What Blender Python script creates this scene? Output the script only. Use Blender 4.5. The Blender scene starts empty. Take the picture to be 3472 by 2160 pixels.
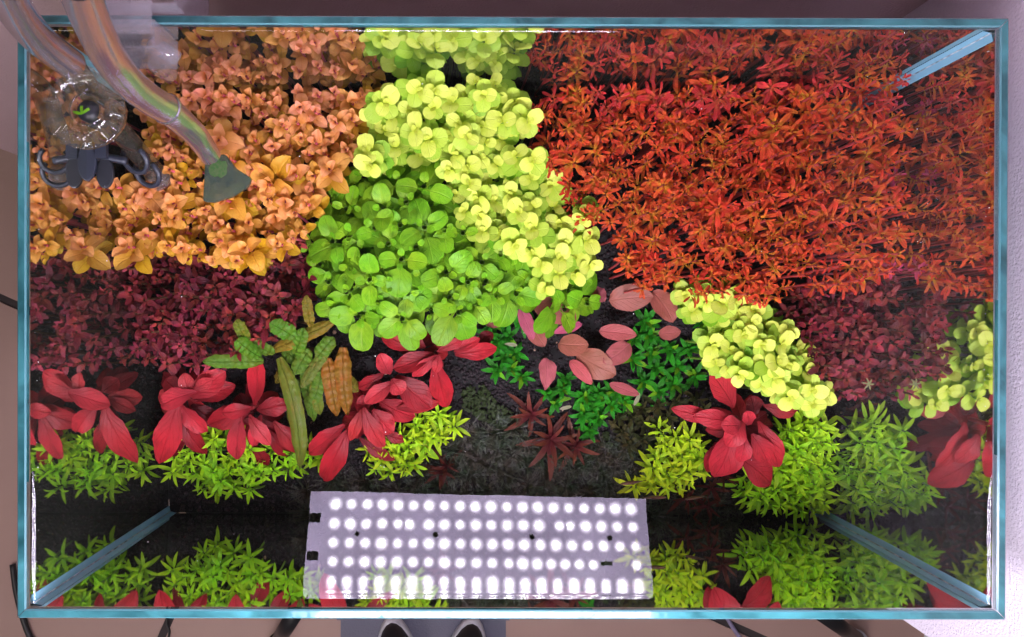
import bpy, math, random
import numpy as np
from mathutils import Matrix, Vector, Euler, Quaternion

random.seed(11)
rng = np.random.default_rng(11)
PI = math.pi
R = math.radians
sc = bpy.context.scene
COL = sc.collection

# ------------------------------------------------------------------ camera, world, light, exposure
ZR = 1.12                      # top of the glass rim above the floor
ZW = ZR - 0.0078               # water surface
TX, TY, TG = 0.30, 0.1825, 0.0055   # tank half width, half depth, glass thickness
IX, IY = TX - TG, TY - TG
ZB = ZR - 0.272                # tank underside
SRC_W, SRC_H, FPX, PX0, PY0 = 3472, 2160, 2725.46, -172.09, 9.57
K = 3472 / 2431.0
CAM = Vector((-0.0326, 0.00034, ZR + 0.48637))
cam_d = bpy.data.cameras.new('camera')
cam = bpy.data.objects.new('camera', cam_d); COL.objects.link(cam)
cam.location = CAM; cam.rotation_euler = (-0.00472, -0.00251, 0.0027)
cam_d.sensor_fit = 'HORIZONTAL'; cam_d.sensor_width = 36; cam_d.lens = FPX / SRC_W * 36
cam_d.shift_x = -PX0 / SRC_W; cam_d.shift_y = PY0 / SRC_W
cam_d.clip_start = 0.01; cam_d.clip_end = 50
sc.camera = cam
CR = Euler((-0.00472, -0.00251, 0.0027)).to_matrix()

w = bpy.data.worlds.new('World'); sc.world = w; w.use_nodes = True
bg = w.node_tree.nodes['Background']
bg.inputs[0].default_value = (0.95, 0.86, 0.92, 1); bg.inputs[1].default_value = 0.11
rl = bpy.data.lights.new('room_fill_light', 'AREA'); rl.shape = 'RECTANGLE'; rl.size = 1.2; rl.size_y = 0.5  # unseen fill lamp, added to lift the floor, walls and plants
rl.energy = 36; rl.color = (1.0, 0.88, 0.84)
rlo = bpy.data.objects.new('room_fill_light', rl); COL.objects.link(rlo)
rlo.location = (-1.2, -1.9, 3.1)
rlo.rotation_euler = (Vector((-0.2, -0.3, 0.3)) - rlo.location).to_track_quat('-Z', 'Y').to_euler()

sc.view_settings.view_transform = 'Standard'; sc.view_settings.look = 'None'
sc.view_settings.exposure = -0.05; sc.view_settings.gamma = 1; sc.view_settings.use_curve_mapping = False
cy = sc.cycles
cy.use_denoising = True
try: cy.denoiser = 'OPENIMAGEDENOISE'
except Exception: pass
cy.max_bounces = 10; cy.diffuse_bounces = 3; cy.glossy_bounces = 6; cy.transmission_bounces = 6
cy.transparent_max_bounces = 24
cy.caustics_reflective = True; cy.caustics_refractive = False
cy.sample_clamp_indirect = 8; cy.sample_clamp_direct = 0
cy.use_light_tree = True
LAMP_BOARD, LAMP_LED = 23.0, 150.0

# ------------------------------------------------------------------ helpers
def at(x, y, dep=0.0, z=None):
    """a spot seen at (x, y) in the photograph, at a depth under the water (or height z), as a point of the place"""
    c = Vector(((x * K - SRC_W / 2 - PX0) / FPX, -(y * K - SRC_H / 2 - PY0) / FPX, -1.0))
    d = CR @ c
    zz = (ZW - dep) if z is None else z
    t = (zz - CAM.z) / d.z
    return CAM + d * t
def mpp(dep=0.0, z=None):          # metres per photo unit at that depth
    zz = (ZW - dep) if z is None else z
    return (CAM.z - zz) * K / FPX
def soil_dep(X, Y):
    t = (Y + IY) / (2 * IY)
    return 0.2295 - 0.028 * min(1, max(0, t * 1.25)) - 0.004 * math.sin(9 * X + 1) * t

def tag(o, label, cat, group=None):
    o['label'] = label; o['category'] = cat
    if group: o['group'] = group
    return o
def empty(name, loc):
    o = bpy.data.objects.new(name, None); COL.objects.link(o); o.location = loc
    o.empty_display_size = 0.01
    return o
def put(name, me, parent=None, mat4=None, color=None):
    o = bpy.data.objects.new(name, me); COL.objects.link(o)
    if parent is not None: o.parent = parent
    if mat4 is not None: o.matrix_basis = mat4
    if color is not None: o.color = color
    return o
def mesh(name, v, f, mat=None, smooth=True, uv=None):
    me = bpy.data.meshes.new(name)
    me.from_pydata([tuple(p) for p in v], [], [tuple(q) for q in f])
    if mat is not None: me.materials.append(mat)
    if smooth: me.polygons.foreach_set('use_smooth', [True] * len(me.polygons))
    if uv is not None:
        ul = me.uv_layers.new(name='UVMap')
        idx = np.empty(len(me.loops), dtype=np.int32); me.loops.foreach_get('vertex_index', idx)
        ul.data.foreach_set('uv', np.asarray(uv, dtype=np.float32)[idx].ravel())
    me.update()
    return me
def box_vf(x0, x1, y0, y1, z0, z1):
    v = [(x0,y0,z0),(x1,y0,z0),(x1,y1,z0),(x0,y1,z0),(x0,y0,z1),(x1,y0,z1),(x1,y1,z1),(x0,y1,z1)]
    f = [(3,2,1,0),(4,5,6,7),(0,1,5,4),(1,2,6,5),(2,3,7,6),(3,0,4,7)]
    return v, f
def bevel(o, wd, seg=2):
    m = o.modifiers.new('bevel', 'BEVEL'); m.width = wd; m.segments = seg; m.limit_method = 'ANGLE'
    return o
def catmull(pts, n):
    P = [Vector(p) for p in pts]; P = [2 * P[0] - P[1]] + P + [2 * P[-1] - P[-2]]
    out = []
    for i in range(1, len(P) - 2):
        for k in range(n):
            t = k / n
            out.append(0.5 * ((2*P[i]) + (-P[i-1]+P[i+1])*t + (2*P[i-1]-5*P[i]+4*P[i+1]-P[i+2])*t*t + (-P[i-1]+3*P[i]-3*P[i+1]+P[i+2])*t**3))
    out.append(P[-2].copy())
    return out
def tube_vf(pts, rad, ns=16, cap=True):
    """sweep a ring along points; rad number or list"""
    n = len(pts); v = []; f = []
    rad = rad if hasattr(rad, '__len__') else [rad] * n
    T = [(pts[min(i+1,n-1)] - pts[max(i-1,0)]).normalized() for i in range(n)]
    up = Vector((0,0,1)) if abs(T[0].z) < .9 else Vector((1,0,0))
    N = (up - T[0] * up.dot(T[0])).normalized()
    for i in range(n):
        N = (N - T[i] * N.dot(T[i])).normalized(); B = T[i].cross(N)
        for k in range(ns):
            a = 2*PI*k/ns
            v.append(pts[i] + (N*math.cos(a) + B*math.sin(a)) * rad[i])
    for i in range(n-1):
        for k in range(ns):
            k2 = (k+1) % ns
            f.append((i*ns+k, i*ns+k2, (i+1)*ns+k2, (i+1)*ns+k))
    if cap:
        f.append(tuple(range(ns-1, -1, -1))); f.append(tuple((n-1)*ns+k for k in range(ns)))
    return v, f
def lathe_vf(prof, ns=32):
    v = []; f = []
    for r, z in prof:
        for k in range(ns):
            a = 2*PI*k/ns; v.append((r*math.cos(a), r*math.sin(a), z))
    for i in range(len(prof)-1):
        for k in range(ns):
            k2 = (k+1) % ns
            f.append((i*ns+k, i*ns+k2, (i+1)*ns+k2, (i+1)*ns+k))
    return v, f

# ------------------------------------------------------------------ materials
def newmat(name):
    m = bpy.data.materials.new(name); m.use_nodes = True
    nt = m.node_tree; nt.nodes.clear()
    out = nt.nodes.new('ShaderNodeOutputMaterial')
    return m, nt, out
def N(nt, t, **kw):
    n = nt.nodes.new(t)
    for k, v in kw.items(): setattr(n, k, v)
    return n
def pmat(name, col, rough=.5, metal=0.0, spec=.5, noise=None, bump=None, coat=0):
    m, nt, out = newmat(name)
    p = N(nt, 'ShaderNodeBsdfPrincipled')
    p.inputs['Base Color'].default_value = (*col, 1); p.inputs['Roughness'].default_value = rough
    p.inputs['Metallic'].default_value = metal; p.inputs['Specular IOR Level'].default_value = spec
    p.inputs['Coat Weight'].default_value = coat
    tc = N(nt, 'ShaderNodeTexCoord')
    if noise:
        sc_, amt, col2 = noise
        nz = N(nt, 'ShaderNodeTexNoise'); nz.inputs['Scale'].default_value = sc_; nz.inputs['Detail'].default_value = 5
        nt.links.new(tc.outputs['Object'], nz.inputs['Vector'])
        rp = N(nt, 'ShaderNodeMapRange'); rp.inputs[1].default_value = .35; rp.inputs[2].default_value = .65; rp.inputs[4].default_value = amt
        nt.links.new(nz.outputs['Fac'], rp.inputs[0])
        mx = N(nt, 'ShaderNodeMix', data_type='RGBA'); mx.inputs[6].default_value = (*col, 1); mx.inputs[7].default_value = (*col2, 1)
        nt.links.new(rp.outputs[0], mx.inputs[0]); nt.links.new(mx.outputs[2], p.inputs['Base Color'])
    if bump:
        bs, bd = bump
        n2 = N(nt, 'ShaderNodeTexNoise'); n2.inputs['Scale'].default_value = bs; n2.inputs['Detail'].default_value = 3
        nt.links.new(tc.outputs['Object'], n2.inputs['Vector'])
        b = N(nt, 'ShaderNodeBump'); b.inputs['Distance'].default_value = bd
        nt.links.new(n2.outputs['Fac'], b.inputs['Height']); nt.links.new(b.outputs[0], p.inputs['Normal'])
    nt.links.new(p.outputs[0], out.inputs[0])
    return m
def clearmat(name, tint=(1,1,1), ior=1.45, rough=0.0, haze=0.0, hazecol=(.8,.8,.85), bump=None):
    """thin clear glass, plastic or water film: lets light straight through, mirrors by Fresnel, may be hazy"""
    m, nt, out = newmat(name)
    t = N(nt, 'ShaderNodeBsdfTransparent'); t.inputs[0].default_value = (*tint, 1)
    g = N(nt, 'ShaderNodeBsdfGlossy'); g.inputs['Roughness'].default_value = rough
    fr = N(nt, 'ShaderNodeFresnel')
    gm = N(nt, 'ShaderNodeNewGeometry'); io = N(nt, 'ShaderNodeMapRange'); io.inputs[3].default_value = ior; io.inputs[4].default_value = 1 / ior
    nt.links.new(gm.outputs['Backfacing'], io.inputs[0]); nt.links.new(io.outputs[0], fr.inputs[0])   # a thin film reflects alike from both sides
    base = t
    if haze > 0:
        d = N(nt, 'ShaderNodeBsdfDiffuse'); d.inputs[0].default_value = (*hazecol, 1)
        tr = N(nt, 'ShaderNodeBsdfTranslucent'); tr.inputs[0].default_value = (*hazecol, 1)
        dm = N(nt, 'ShaderNodeMixShader'); dm.inputs[0].default_value = .5
        nt.links.new(d.outputs[0], dm.inputs[1]); nt.links.new(tr.outputs[0], dm.inputs[2])
        hm = N(nt, 'ShaderNodeMixShader'); hm.inputs[0].default_value = haze
        nt.links.new(t.outputs[0], hm.inputs[1]); nt.links.new(dm.outputs[0], hm.inputs[2]); base = hm
    mx = N(nt, 'ShaderNodeMixShader')
    nt.links.new(fr.outputs[0], mx.inputs[0]); nt.links.new(base.outputs[0], mx.inputs[1]); nt.links.new(g.outputs[0], mx.inputs[2])
    if bump:
        tc = N(nt, 'ShaderNodeTexCoord'); nz = N(nt, 'ShaderNodeTexNoise')
        nz.inputs['Scale'].default_value = bump[0]; nz.inputs['Detail'].default_value = 2
        nt.links.new(tc.outputs['Object'], nz.inputs['Vector'])
        b = N(nt, 'ShaderNodeBump'); b.inputs['Distance'].default_value = bump[1]
        nt.links.new(nz.outputs['Fac'], b.inputs['Height'])
        nt.links.new(b.outputs[0], g.inputs['Normal']); nt.links.new(b.outputs[0], fr.inputs['Normal'])
    nt.links.new(mx.outputs[0], out.inputs[0])
    return m
def emat(name, col, s, sample=True):
    m, nt, out = newmat(name)
    e = N(nt, 'ShaderNodeEmission'); e.inputs[0].default_value = (*col, 1); e.inputs[1].default_value = s
    nt.links.new(e.outputs[0], out.inputs[0])
    if not sample: m.cycles.emission_sampling = 'NONE'
    return m
def leafmat(name, base, tip, vein=None, split=(.15, .7), transl=.3, nveins=9, veinamt=.35, bumpd=.0006, mottle=.25, mottle_col=None, spec=.25, rough=.45, nscale=350, uv_veins=True):
    """leaf pigment runs from base to tip; midrib and side veins; each leaf carries its own tint in the object colour"""
    m, nt, out = newmat(name)
    L = nt.links.new
    uv = N(nt, 'ShaderNodeUVMap'); sp = N(nt, 'ShaderNodeSeparateXYZ'); L(uv.outputs[0], sp.inputs[0])
    gr = N(nt, 'ShaderNodeMapRange', interpolation_type='SMOOTHSTEP'); gr.inputs[1].default_value = split[0]; gr.inputs[2].default_value = split[1]
    L(sp.outputs[1], gr.inputs[0])
    mx = N(nt, 'ShaderNodeMix', data_type='RGBA'); mx.inputs[6].default_value = (*base, 1); mx.inputs[7].default_value = (*tip, 1)
    L(gr.outputs[0], mx.inputs[0])
    # mottling
    tc = N(nt, 'ShaderNodeTexCoord'); oi = N(nt, 'ShaderNodeObjectInfo')
    ad = N(nt, 'ShaderNodeVectorMath', operation='ADD'); L(tc.outputs['Object'], ad.inputs[0]); L(oi.outputs['Location'], ad.inputs[1])
    nz = N(nt, 'ShaderNodeTexNoise'); nz.inputs['Scale'].default_value = nscale; nz.inputs['Detail'].default_value = 4; nz.inputs['Roughness'].default_value = .65
    L(uv.outputs[0], ad.inputs[0]) if False else None
    nz.inputs['Scale'].default_value = 3.2
    vm = N(nt, 'ShaderNodeVectorMath', operation='MULTIPLY'); vm.inputs[1].default_value = (40, 40, 40)
    L(oi.outputs['Location'], vm.inputs[0])
    ad2 = N(nt, 'ShaderNodeVectorMath', operation='ADD'); L(uv.outputs[0], ad2.inputs[0]); L(vm.outputs[0], ad2.inputs[1])
    L(ad2.outputs[0], nz.inputs['Vector'])
    mr = N(nt, 'ShaderNodeMapRange'); mr.inputs[1].default_value = .45; mr.inputs[2].default_value = .72; mr.inputs[4].default_value = mottle
    L(nz.outputs['Fac'], mr.inputs[0])
    mc = mottle_col or tuple(c * .45 for c in tip)
    m2 = N(nt, 'ShaderNodeMix', data_type='RGBA'); m2.inputs[7].default_value = (*mc, 1)
    L(mr.outputs[0], m2.inputs[0]); L(mx.outputs[2], m2.inputs[6])
    cur = m2.outputs[2]
    # veins
    ctr = N(nt, 'ShaderNodeMath', operation='SUBTRACT'); ctr.inputs[1].default_value = .5; L(sp.outputs[0], ctr.inputs[0])
    ab = N(nt, 'ShaderNodeMath', operation='ABSOLUTE'); L(ctr.outputs[0], ab.inputs[0])
    mid = N(nt, 'ShaderNodeMapRange', interpolation_type='SMOOTHSTEP'); mid.inputs[1].default_value = .055; mid.inputs[2].default_value = .0; L(ab.outputs[0], mid.inputs[0])
    k1 = N(nt, 'ShaderNodeMath', operation='MULTIPLY_ADD'); k1.inputs[1].default_value = -.9; L(ab.outputs[0], k1.inputs[0]); L(sp.outputs[1], k1.inputs[2])
    k2 = N(nt, 'ShaderNodeMath', operation='MULTIPLY'); k2.inputs[1].default_value = nveins * 2 * PI; L(k1.outputs[0], k2.inputs[0])
    sn = N(nt, 'ShaderNodeMath', operation='COSINE'); L(k2.outputs[0], sn.inputs[0])
    sv = N(nt, 'ShaderNodeMapRange', interpolation_type='SMOOTHSTEP'); sv.inputs[1].default_value = .86; sv.inputs[2].default_value = 1.0; sv.inputs[4].default_value = .55; L(sn.outputs[0], sv.inputs[0])
    vx = N(nt, 'ShaderNodeMath', operation='MAXIMUM'); L(mid.outputs[0], vx.inputs[0]); L(sv.outputs[0], vx.inputs[1])
    if vein is not None:
        va = N(nt, 'ShaderNodeMath', operation='MULTIPLY'); va.inputs[1].default_value = veinamt; L(vx.outputs[0], va.inputs[0])
        m3 = N(nt, 'ShaderNodeMix', data_type='RGBA'); m3.inputs[7].default_value = (*vein, 1)
        L(va.outputs[0], m3.inputs[0]); L(cur, m3.inputs[6]); cur = m3.outputs[2]
    tm = N(nt, 'ShaderNodeMix', data_type='RGBA', blend_type='MULTIPLY'); tm.inputs[0].default_value = 1
    L(cur, tm.inputs[6]); L(oi.outputs['Color'], tm.inputs[7]); cur = tm.outputs[2]
    p = N(nt, 'ShaderNodeBsdfPrincipled'); p.inputs['Roughness'].default_value = rough; p.inputs['Specular IOR Level'].default_value = spec
    L(cur, p.inputs['Base Color'])
    hs = N(nt, 'ShaderNodeMath', operation='MULTIPLY_ADD'); hs.inputs[1].default_value = -.6; L(vx.outputs[0], hs.inputs[0]); L(nz.outputs['Fac'], hs.inputs[2])
    b = N(nt, 'ShaderNodeBump'); b.inputs['Distance'].default_value = bumpd; L(hs.outputs[0], b.inputs['Height']); L(b.outputs[0], p.inputs['Normal'])
    tr = N(nt, 'ShaderNodeBsdfTranslucent'); L(cur, tr.inputs[0])
    ms = N(nt, 'ShaderNodeMixShader'); ms.inputs[0].default_value = transl
    L(p.outputs[0], ms.inputs[1]); L(tr.outputs[0], ms.inputs[2]); L(ms.outputs[0], out.inputs[0])
    return m

M = {}
M['orange'] = leafmat('orange_red_leaf', (.66,.23,.030), (.65,.066,.026), vein=(.72,.30,.06), split=(.05,.6), nveins=5, veinamt=.3, mottle_col=(.42,.03,.012), mottle=.45)
M['peach'] = leafmat('peach_leaf', (.62,.29,.045), (.76,.38,.13), vein=(.68,.25,.08), split=(.05,.75), nveins=6, veinamt=.35, mottle_col=(.62,.20,.06), mottle=.4)
M['lime'] = leafmat('lime_leaf', (.53,.66,.045), (.60,.71,.09), vein=(.66,.76,.18), split=(.0,.6), nveins=5, veinamt=.2, mottle_col=(.48,.62,.03), mottle=.35, bumpd=.0004)
M['green'] = leafmat('green_leaf', (.23,.48,.018), (.165,.42,.010), vein=(.30,.54,.05), nveins=5, veinamt=.35, mottle_col=(.06,.24,.006), mottle=.65)
M['darkred'] = leafmat('dark_red_leaf', (.20,.026,.024), (.155,.013,.023), vein=(.30,.06,.05), nveins=5, veinamt=.3, mottle_col=(.09,.012,.03), mottle=.5)
M['red'] = leafmat('red_leaf', (.27,.012,.020), (.47,.019,.030), vein=(.34,.012,.02), nveins=6, veinamt=.16, mottle_col=(.22,.014,.016), mottle=.8, bumpd=.0009, spec=.22, rough=.45)
M['fern'] = leafmat('fern_leaf', (.095,.165,.012), (.09,.145,.012), vein=(.05,.085,.006), nveins=11, veinamt=.55, mottle_col=(.20,.10,.012), mottle=.55, bumpd=.0012)
M['star'] = leafmat('star_grass_leaf', (.30,.70,.012), (.40,.76,.016), vein=(.46,.76,.05), nveins=1, veinamt=.3, mottle_col=(.14,.46,.01), mottle=.4)
M['pink'] = leafmat('pink_leaf', (.42,.11,.10), (.37,.095,.085), vein=(.48,.14,.14), nveins=6, veinamt=.3, mottle_col=(.22,.075,.045), mottle=.6)
M['smallgreen'] = leafmat('small_green_leaf', (.035,.26,.012), (.022,.24,.010), vein=(.09,.36,.03), nveins=3, veinamt=.4, mottle_col=(.012,.13,.008), mottle=.45)
M['olive'] = leafmat('olive_leaf', (.055,.055,.018), (.06,.058,.016), vein=(.03,.03,.012), nveins=6, veinamt=.3, mottle_col=(.025,.04,.012), mottle=.5)
M['redstar'] = leafmat('red_brown_leaf', (.16,.022,.028), (.19,.045,.022), vein=(.24,.05,.035), nveins=1, veinamt=.4, mottle_col=(.08,.02,.016), mottle=.4)
M['dying'] = leafmat('pale_dying_leaf', (.30,.30,.17), (.33,.32,.20), vein=(.4,.36,.2), nveins=5, veinamt=.3, mottle_col=(.2,.25,.1), mottle=.6)
M['stem_red'] = pmat('red_stem', (.42,.05,.05), .5)
M['stem_green'] = pmat('green_stem', (.16,.30,.03), .5)
M['stem_pink'] = pmat('pink_stem', (.62,.10,.16), .5)
M['stem_brown'] = pmat('brown_stem', (.10,.045,.02), .6)
M['hair'] = pmat('dark_hair_blade', (.013,.032,.008), .5, noise=(60,.8,(.034,.013,.008)))
M['pebbleleaf'] = leafmat('dark_round_leaf', (.035,.055,.018), (.030,.052,.018), mottle_col=(.10,.085,.02), mottle=.5, nveins=1)

M['soil'] = pmat('soil_bed', (.006,.005,.005), .9)
def granmat():
    m, nt, out = newmat('soil_granule'); L = nt.links.new
    at_ = N(nt, 'ShaderNodeAttribute'); at_.attribute_name = 'tone'
    p = N(nt, 'ShaderNodeBsdfPrincipled'); p.inputs['Roughness'].default_value = .7; p.inputs['Specular IOR Level'].default_value = .3
    L(at_.outputs['Color'], p.inputs['Base Color'])
    tc = N(nt, 'ShaderNodeTexCoord'); nz = N(nt, 'ShaderNodeTexNoise'); nz.inputs['Scale'].default_value = 1500
    L(tc.outputs['Object'], nz.inputs['Vector']); b = N(nt, 'ShaderNodeBump'); b.inputs['Distance'].default_value = .0004
    L(nz.outputs['Fac'], b.inputs['Height']); L(b.outputs[0], p.inputs['Normal']); L(p.outputs[0], out.inputs[0])
    return m
M['gran'] = granmat()
M['water'] = clearmat('water_surface', (.985,.995,.99), 1.333, 0.0, bump=(22, .00005))
M['pane'] = clearmat('clear_glass', (.93,.965,.955), 1.5)
def mirrormat():       # a wet inner face under water: seen through the surface it reflects totally
    m, nt, out = newmat('wet_inner_face')
    g = N(nt, 'ShaderNodeBsdfGlossy'); g.inputs[0].default_value = (.82,.86,.81,1); g.inputs['Roughness'].default_value = .03
    d = N(nt, 'ShaderNodeBsdfDiffuse'); d.inputs[0].default_value = (.30,.32,.27,1)
    ms = N(nt, 'ShaderNodeMixShader'); ms.inputs[0].default_value = .026   # slight haze put in to soften and whiten the reflection
    nt.links.new(g.outputs[0], ms.inputs[1]); nt.links.new(d.outputs[0], ms.inputs[2]); nt.links.new(ms.outputs[0], out.inputs[0]); return m
M['mirror'] = mirrormat()
def edgemat():         # polished green-blue glass edge
    m, nt, out = newmat('glass_edge'); L = nt.links.new
    tc = N(nt, 'ShaderNodeTexCoord'); mp = N(nt, 'ShaderNodeMapping'); mp.inputs['Scale'].default_value = (9, 9, 9)
    nz = N(nt, 'ShaderNodeTexNoise'); nz.inputs['Scale'].default_value = 3.0; nz.inputs['Detail'].default_value = 4; nz.inputs['Distortion'].default_value = 1.2
    L(tc.outputs['Object'], mp.inputs[0]); L(mp.outputs[0], nz.inputs['Vector'])
    rp = N(nt, 'ShaderNodeValToRGB'); e = rp.color_ramp.elements
    e[0].position = .3; e[0].color = (.011,.062,.070,1); e[1].position = .72; e[1].color = (.07,.28,.31,1)
    L(nz.outputs['Fac'], rp.inputs[0])
    p = N(nt, 'ShaderNodeBsdfPrincipled'); p.inputs['Roughness'].default_value = .10; p.inputs['IOR'].default_value = 1.5
    L(rp.outputs[0], p.inputs['Base Color'])
    n2 = N(nt, 'ShaderNodeTexNoise'); n2.inputs['Scale'].default_value = 70; L(tc.outputs['Object'], n2.inputs['Vector'])
    b = N(nt, 'ShaderNodeBump'); b.inputs['Distance'].default_value = .0004; L(n2.outputs['Fac'], b.inputs['Height']); L(b.outputs[0], p.inputs['Normal'])
    tr = N(nt, 'ShaderNodeBsdfTranslucent'); L(rp.outputs[0], tr.inputs[0])
    ms = N(nt, 'ShaderNodeMixShader'); ms.inputs[0].default_value = .25; L(p.outputs[0], ms.inputs[1]); L(tr.outputs[0], ms.inputs[2])
    L(ms.outputs[0], out.inputs[0]); return m
M['edge'] = edgemat()
M['chamfer'] = pmat('highlight_chamfer', (.07,.19,.22), .2)  # lighter than the edge: bevel highlight put into the colour
M['silicone'] = pmat('blue_grey_silicone', (.17,.40,.54), .35, noise=(40,.6,(.24,.47,.60)))
M['silicone_line'] = pmat('silicone_joint', (.50,.56,.62), .3, noise=(160,1,(.06,.10,.12)))
M['steel'] = pmat('brushed_steel', (.72,.69,.82), .22, metal=.95, bump=(300,.00008))
M['glassy'] = clearmat('pipe_glass', (.72,.74,.66), 1.5, .03, haze=.08, hazecol=(.45,.40,.36), bump=(90,.0006))
M['clearpl'] = clearmat('clear_plastic', (.95,.95,.97), 1.55, .04, haze=.17, hazecol=(.75,.72,.80), bump=(180,.0003))
M['clearcup'] = clearmat('clear_cup', (.90,.92,.89), 1.65, .03, haze=.05, hazecol=(.6,.58,.56), bump=(260,.0006))
M['algae'] = clearmat('algae_glass', (.55,.72,.62), 1.45, .08, haze=.55, hazecol=(.11,.16,.14), bump=(200,.0006))
M['alga_spot'] = pmat('green_algae', (.015,.085,.008), .7, noise=(500,.8,(.08,.10,.04)))
M['grey'] = pmat('blue_grey_plastic', (.020,.024,.040), .4)
M['darkpl'] = pmat('dark_plastic', (.02,.021,.028), .35)
M['black'] = pmat('black_rubber', (.012,.012,.014), .4)
M['white'] = pmat('white_plastic', (.70,.69,.72), .45)
M['floor'] = pmat('beige_tile', (.50,.33,.28), .55, noise=(7,.5,(.44,.285,.245)), bump=(400,.0004))
M['grout'] = pmat('dark_grout', (.055,.045,.045), .9)
M['wall_r'] = pmat('lilac_paint', (.84,.78,.88), .8, bump=(420,.0014))
M['wall_b'] = pmat('mauve_paint', (.62,.46,.50), .8, bump=(420,.0014))
M['stand'] = pmat('dark_stand', (.03,.028,.028), .5)
M['board'] = emat('led_board_glow', (.80,.66,1.0), LAMP_BOARD)
_nt = M['board'].node_tree; _e = next(n for n in _nt.nodes if n.type == 'EMISSION')
_tc = N(_nt, 'ShaderNodeTexCoord'); _nz = N(_nt, 'ShaderNodeTexNoise'); _nz.inputs['Scale'].default_value = 14; _nz.inputs['Detail'].default_value = 3
_mr = N(_nt, 'ShaderNodeMapRange'); _mr.inputs[1].default_value = .3; _mr.inputs[2].default_value = .7; _mr.inputs[3].default_value = LAMP_BOARD * .72; _mr.inputs[4].default_value = LAMP_BOARD * 1.25
_nt.links.new(_tc.outputs['Object'], _nz.inputs['Vector']); _nt.links.new(_nz.outputs['Fac'], _mr.inputs[0]); _nt.links.new(_mr.outputs[0], _e.inputs[1])
def ledmat():          # bright core, with a bloom halo put into the emission down to board level
    m, nt, out = newmat('led_glow'); L = nt.links.new
    tc = N(nt, 'ShaderNodeTexCoord'); ln = N(nt, 'ShaderNodeVectorMath', operation='LENGTH'); L(tc.outputs['Object'], ln.inputs[0])
    acc = None
    for r0, r1, col in ((.0020, .0046, (LAMP_LED, LAMP_LED, LAMP_LED * .95)), (.0030, .0079, (46, 42, 48)), (9, 10, (.80 * LAMP_BOARD, .66 * LAMP_BOARD, LAMP_BOARD))):
        mr = N(nt, 'ShaderNodeMapRange', interpolation_type='SMOOTHSTEP'); mr.inputs[1].default_value = r0; mr.inputs[2].default_value = r1
        mr.inputs[3].default_value = 1; mr.inputs[4].default_value = 0; L(ln.outputs['Value'], mr.inputs[0])
        sc_ = N(nt, 'ShaderNodeVectorMath', operation='SCALE'); sc_.inputs[0].default_value = col; L(mr.outputs[0], sc_.inputs['Scale'])
        if acc is None: acc = sc_
        else:
            ad = N(nt, 'ShaderNodeVectorMath', operation='ADD'); L(acc.outputs[0], ad.inputs[0]); L(sc_.outputs[0], ad.inputs[1]); acc = ad
    e = N(nt, 'ShaderNodeEmission'); L(acc.outputs[0], e.inputs[0]); L(e.outputs[0], out.inputs[0]); return m
M['led'] = ledmat()
M['alu'] = pmat('anodised_aluminium', (.35,.35,.37), .35, metal=1)
M['hole'] = pmat('screw_hole', (.01,.01,.012), .4)
M['bubble'] = clearmat('bubble_film', (.97,.97,.97), 1.5, .0)

# ------------------------------------------------------------------ the setting: floor, walls, stand
def struct(o): o['kind'] = 'structure'; return o
ftilt = R(-24)
fl = struct(put('floor', mesh('floor', *box_vf(-2.6, 2.6, -2.6, 2.6, -.05, -.004), M['grout'], False)))
gp = at(22, 717, z=0.0)
tv, tf = box_vf(-.792, .792, -.592, .592, -.012, 0)
tile_me = mesh('tile', tv, tf, M['floor'], False)
ux, uy = Vector((math.cos(ftilt), math.sin(ftilt), 0)), Vector((-math.sin(ftilt), math.cos(ftilt), 0))
for i in range(-2, 2):
    for j in range(-2, 2):
        c = gp + ux * (1.60 * i + 1.35) + uy * (1.20 * j + .60)
        if abs(c.x) < 2.0 and abs(c.y) < 2.0:
            t = put('tile', tile_me, fl, Matrix.Translation((c.x, c.y, 0)) @ Matrix.Rotation(ftilt, 4, 'Z'))
struct(put('wall_right', mesh('wall_right', *box_vf(.352, .45, -.26, .345, 0, 1.50), M['wall_r'], False)))
struct(put('wall_back', mesh('wall_back', *box_vf(-.75, .352, .262, .345, 0, 1.42), M['wall_b'], False)))

st = empty('aquarium_stand', (0, 0, 0)); tag(st, 'dark steel frame stand carrying the planted glass aquarium', 'stand')
put('top_plate', mesh('top_plate', *box_vf(-.29, .29, -.172, .172, ZB - .024, ZB), M['stand'], False), st)
leg_me = mesh('leg', *box_vf(-.018, .018, -.018, .018, 0, ZB - .024), M['stand'], False)
for sx in (-1, 1):
    for sy in (-1, 1): put('leg', leg_me, st, Matrix.Translation((sx * .255, sy * .14, 0)))

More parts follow.
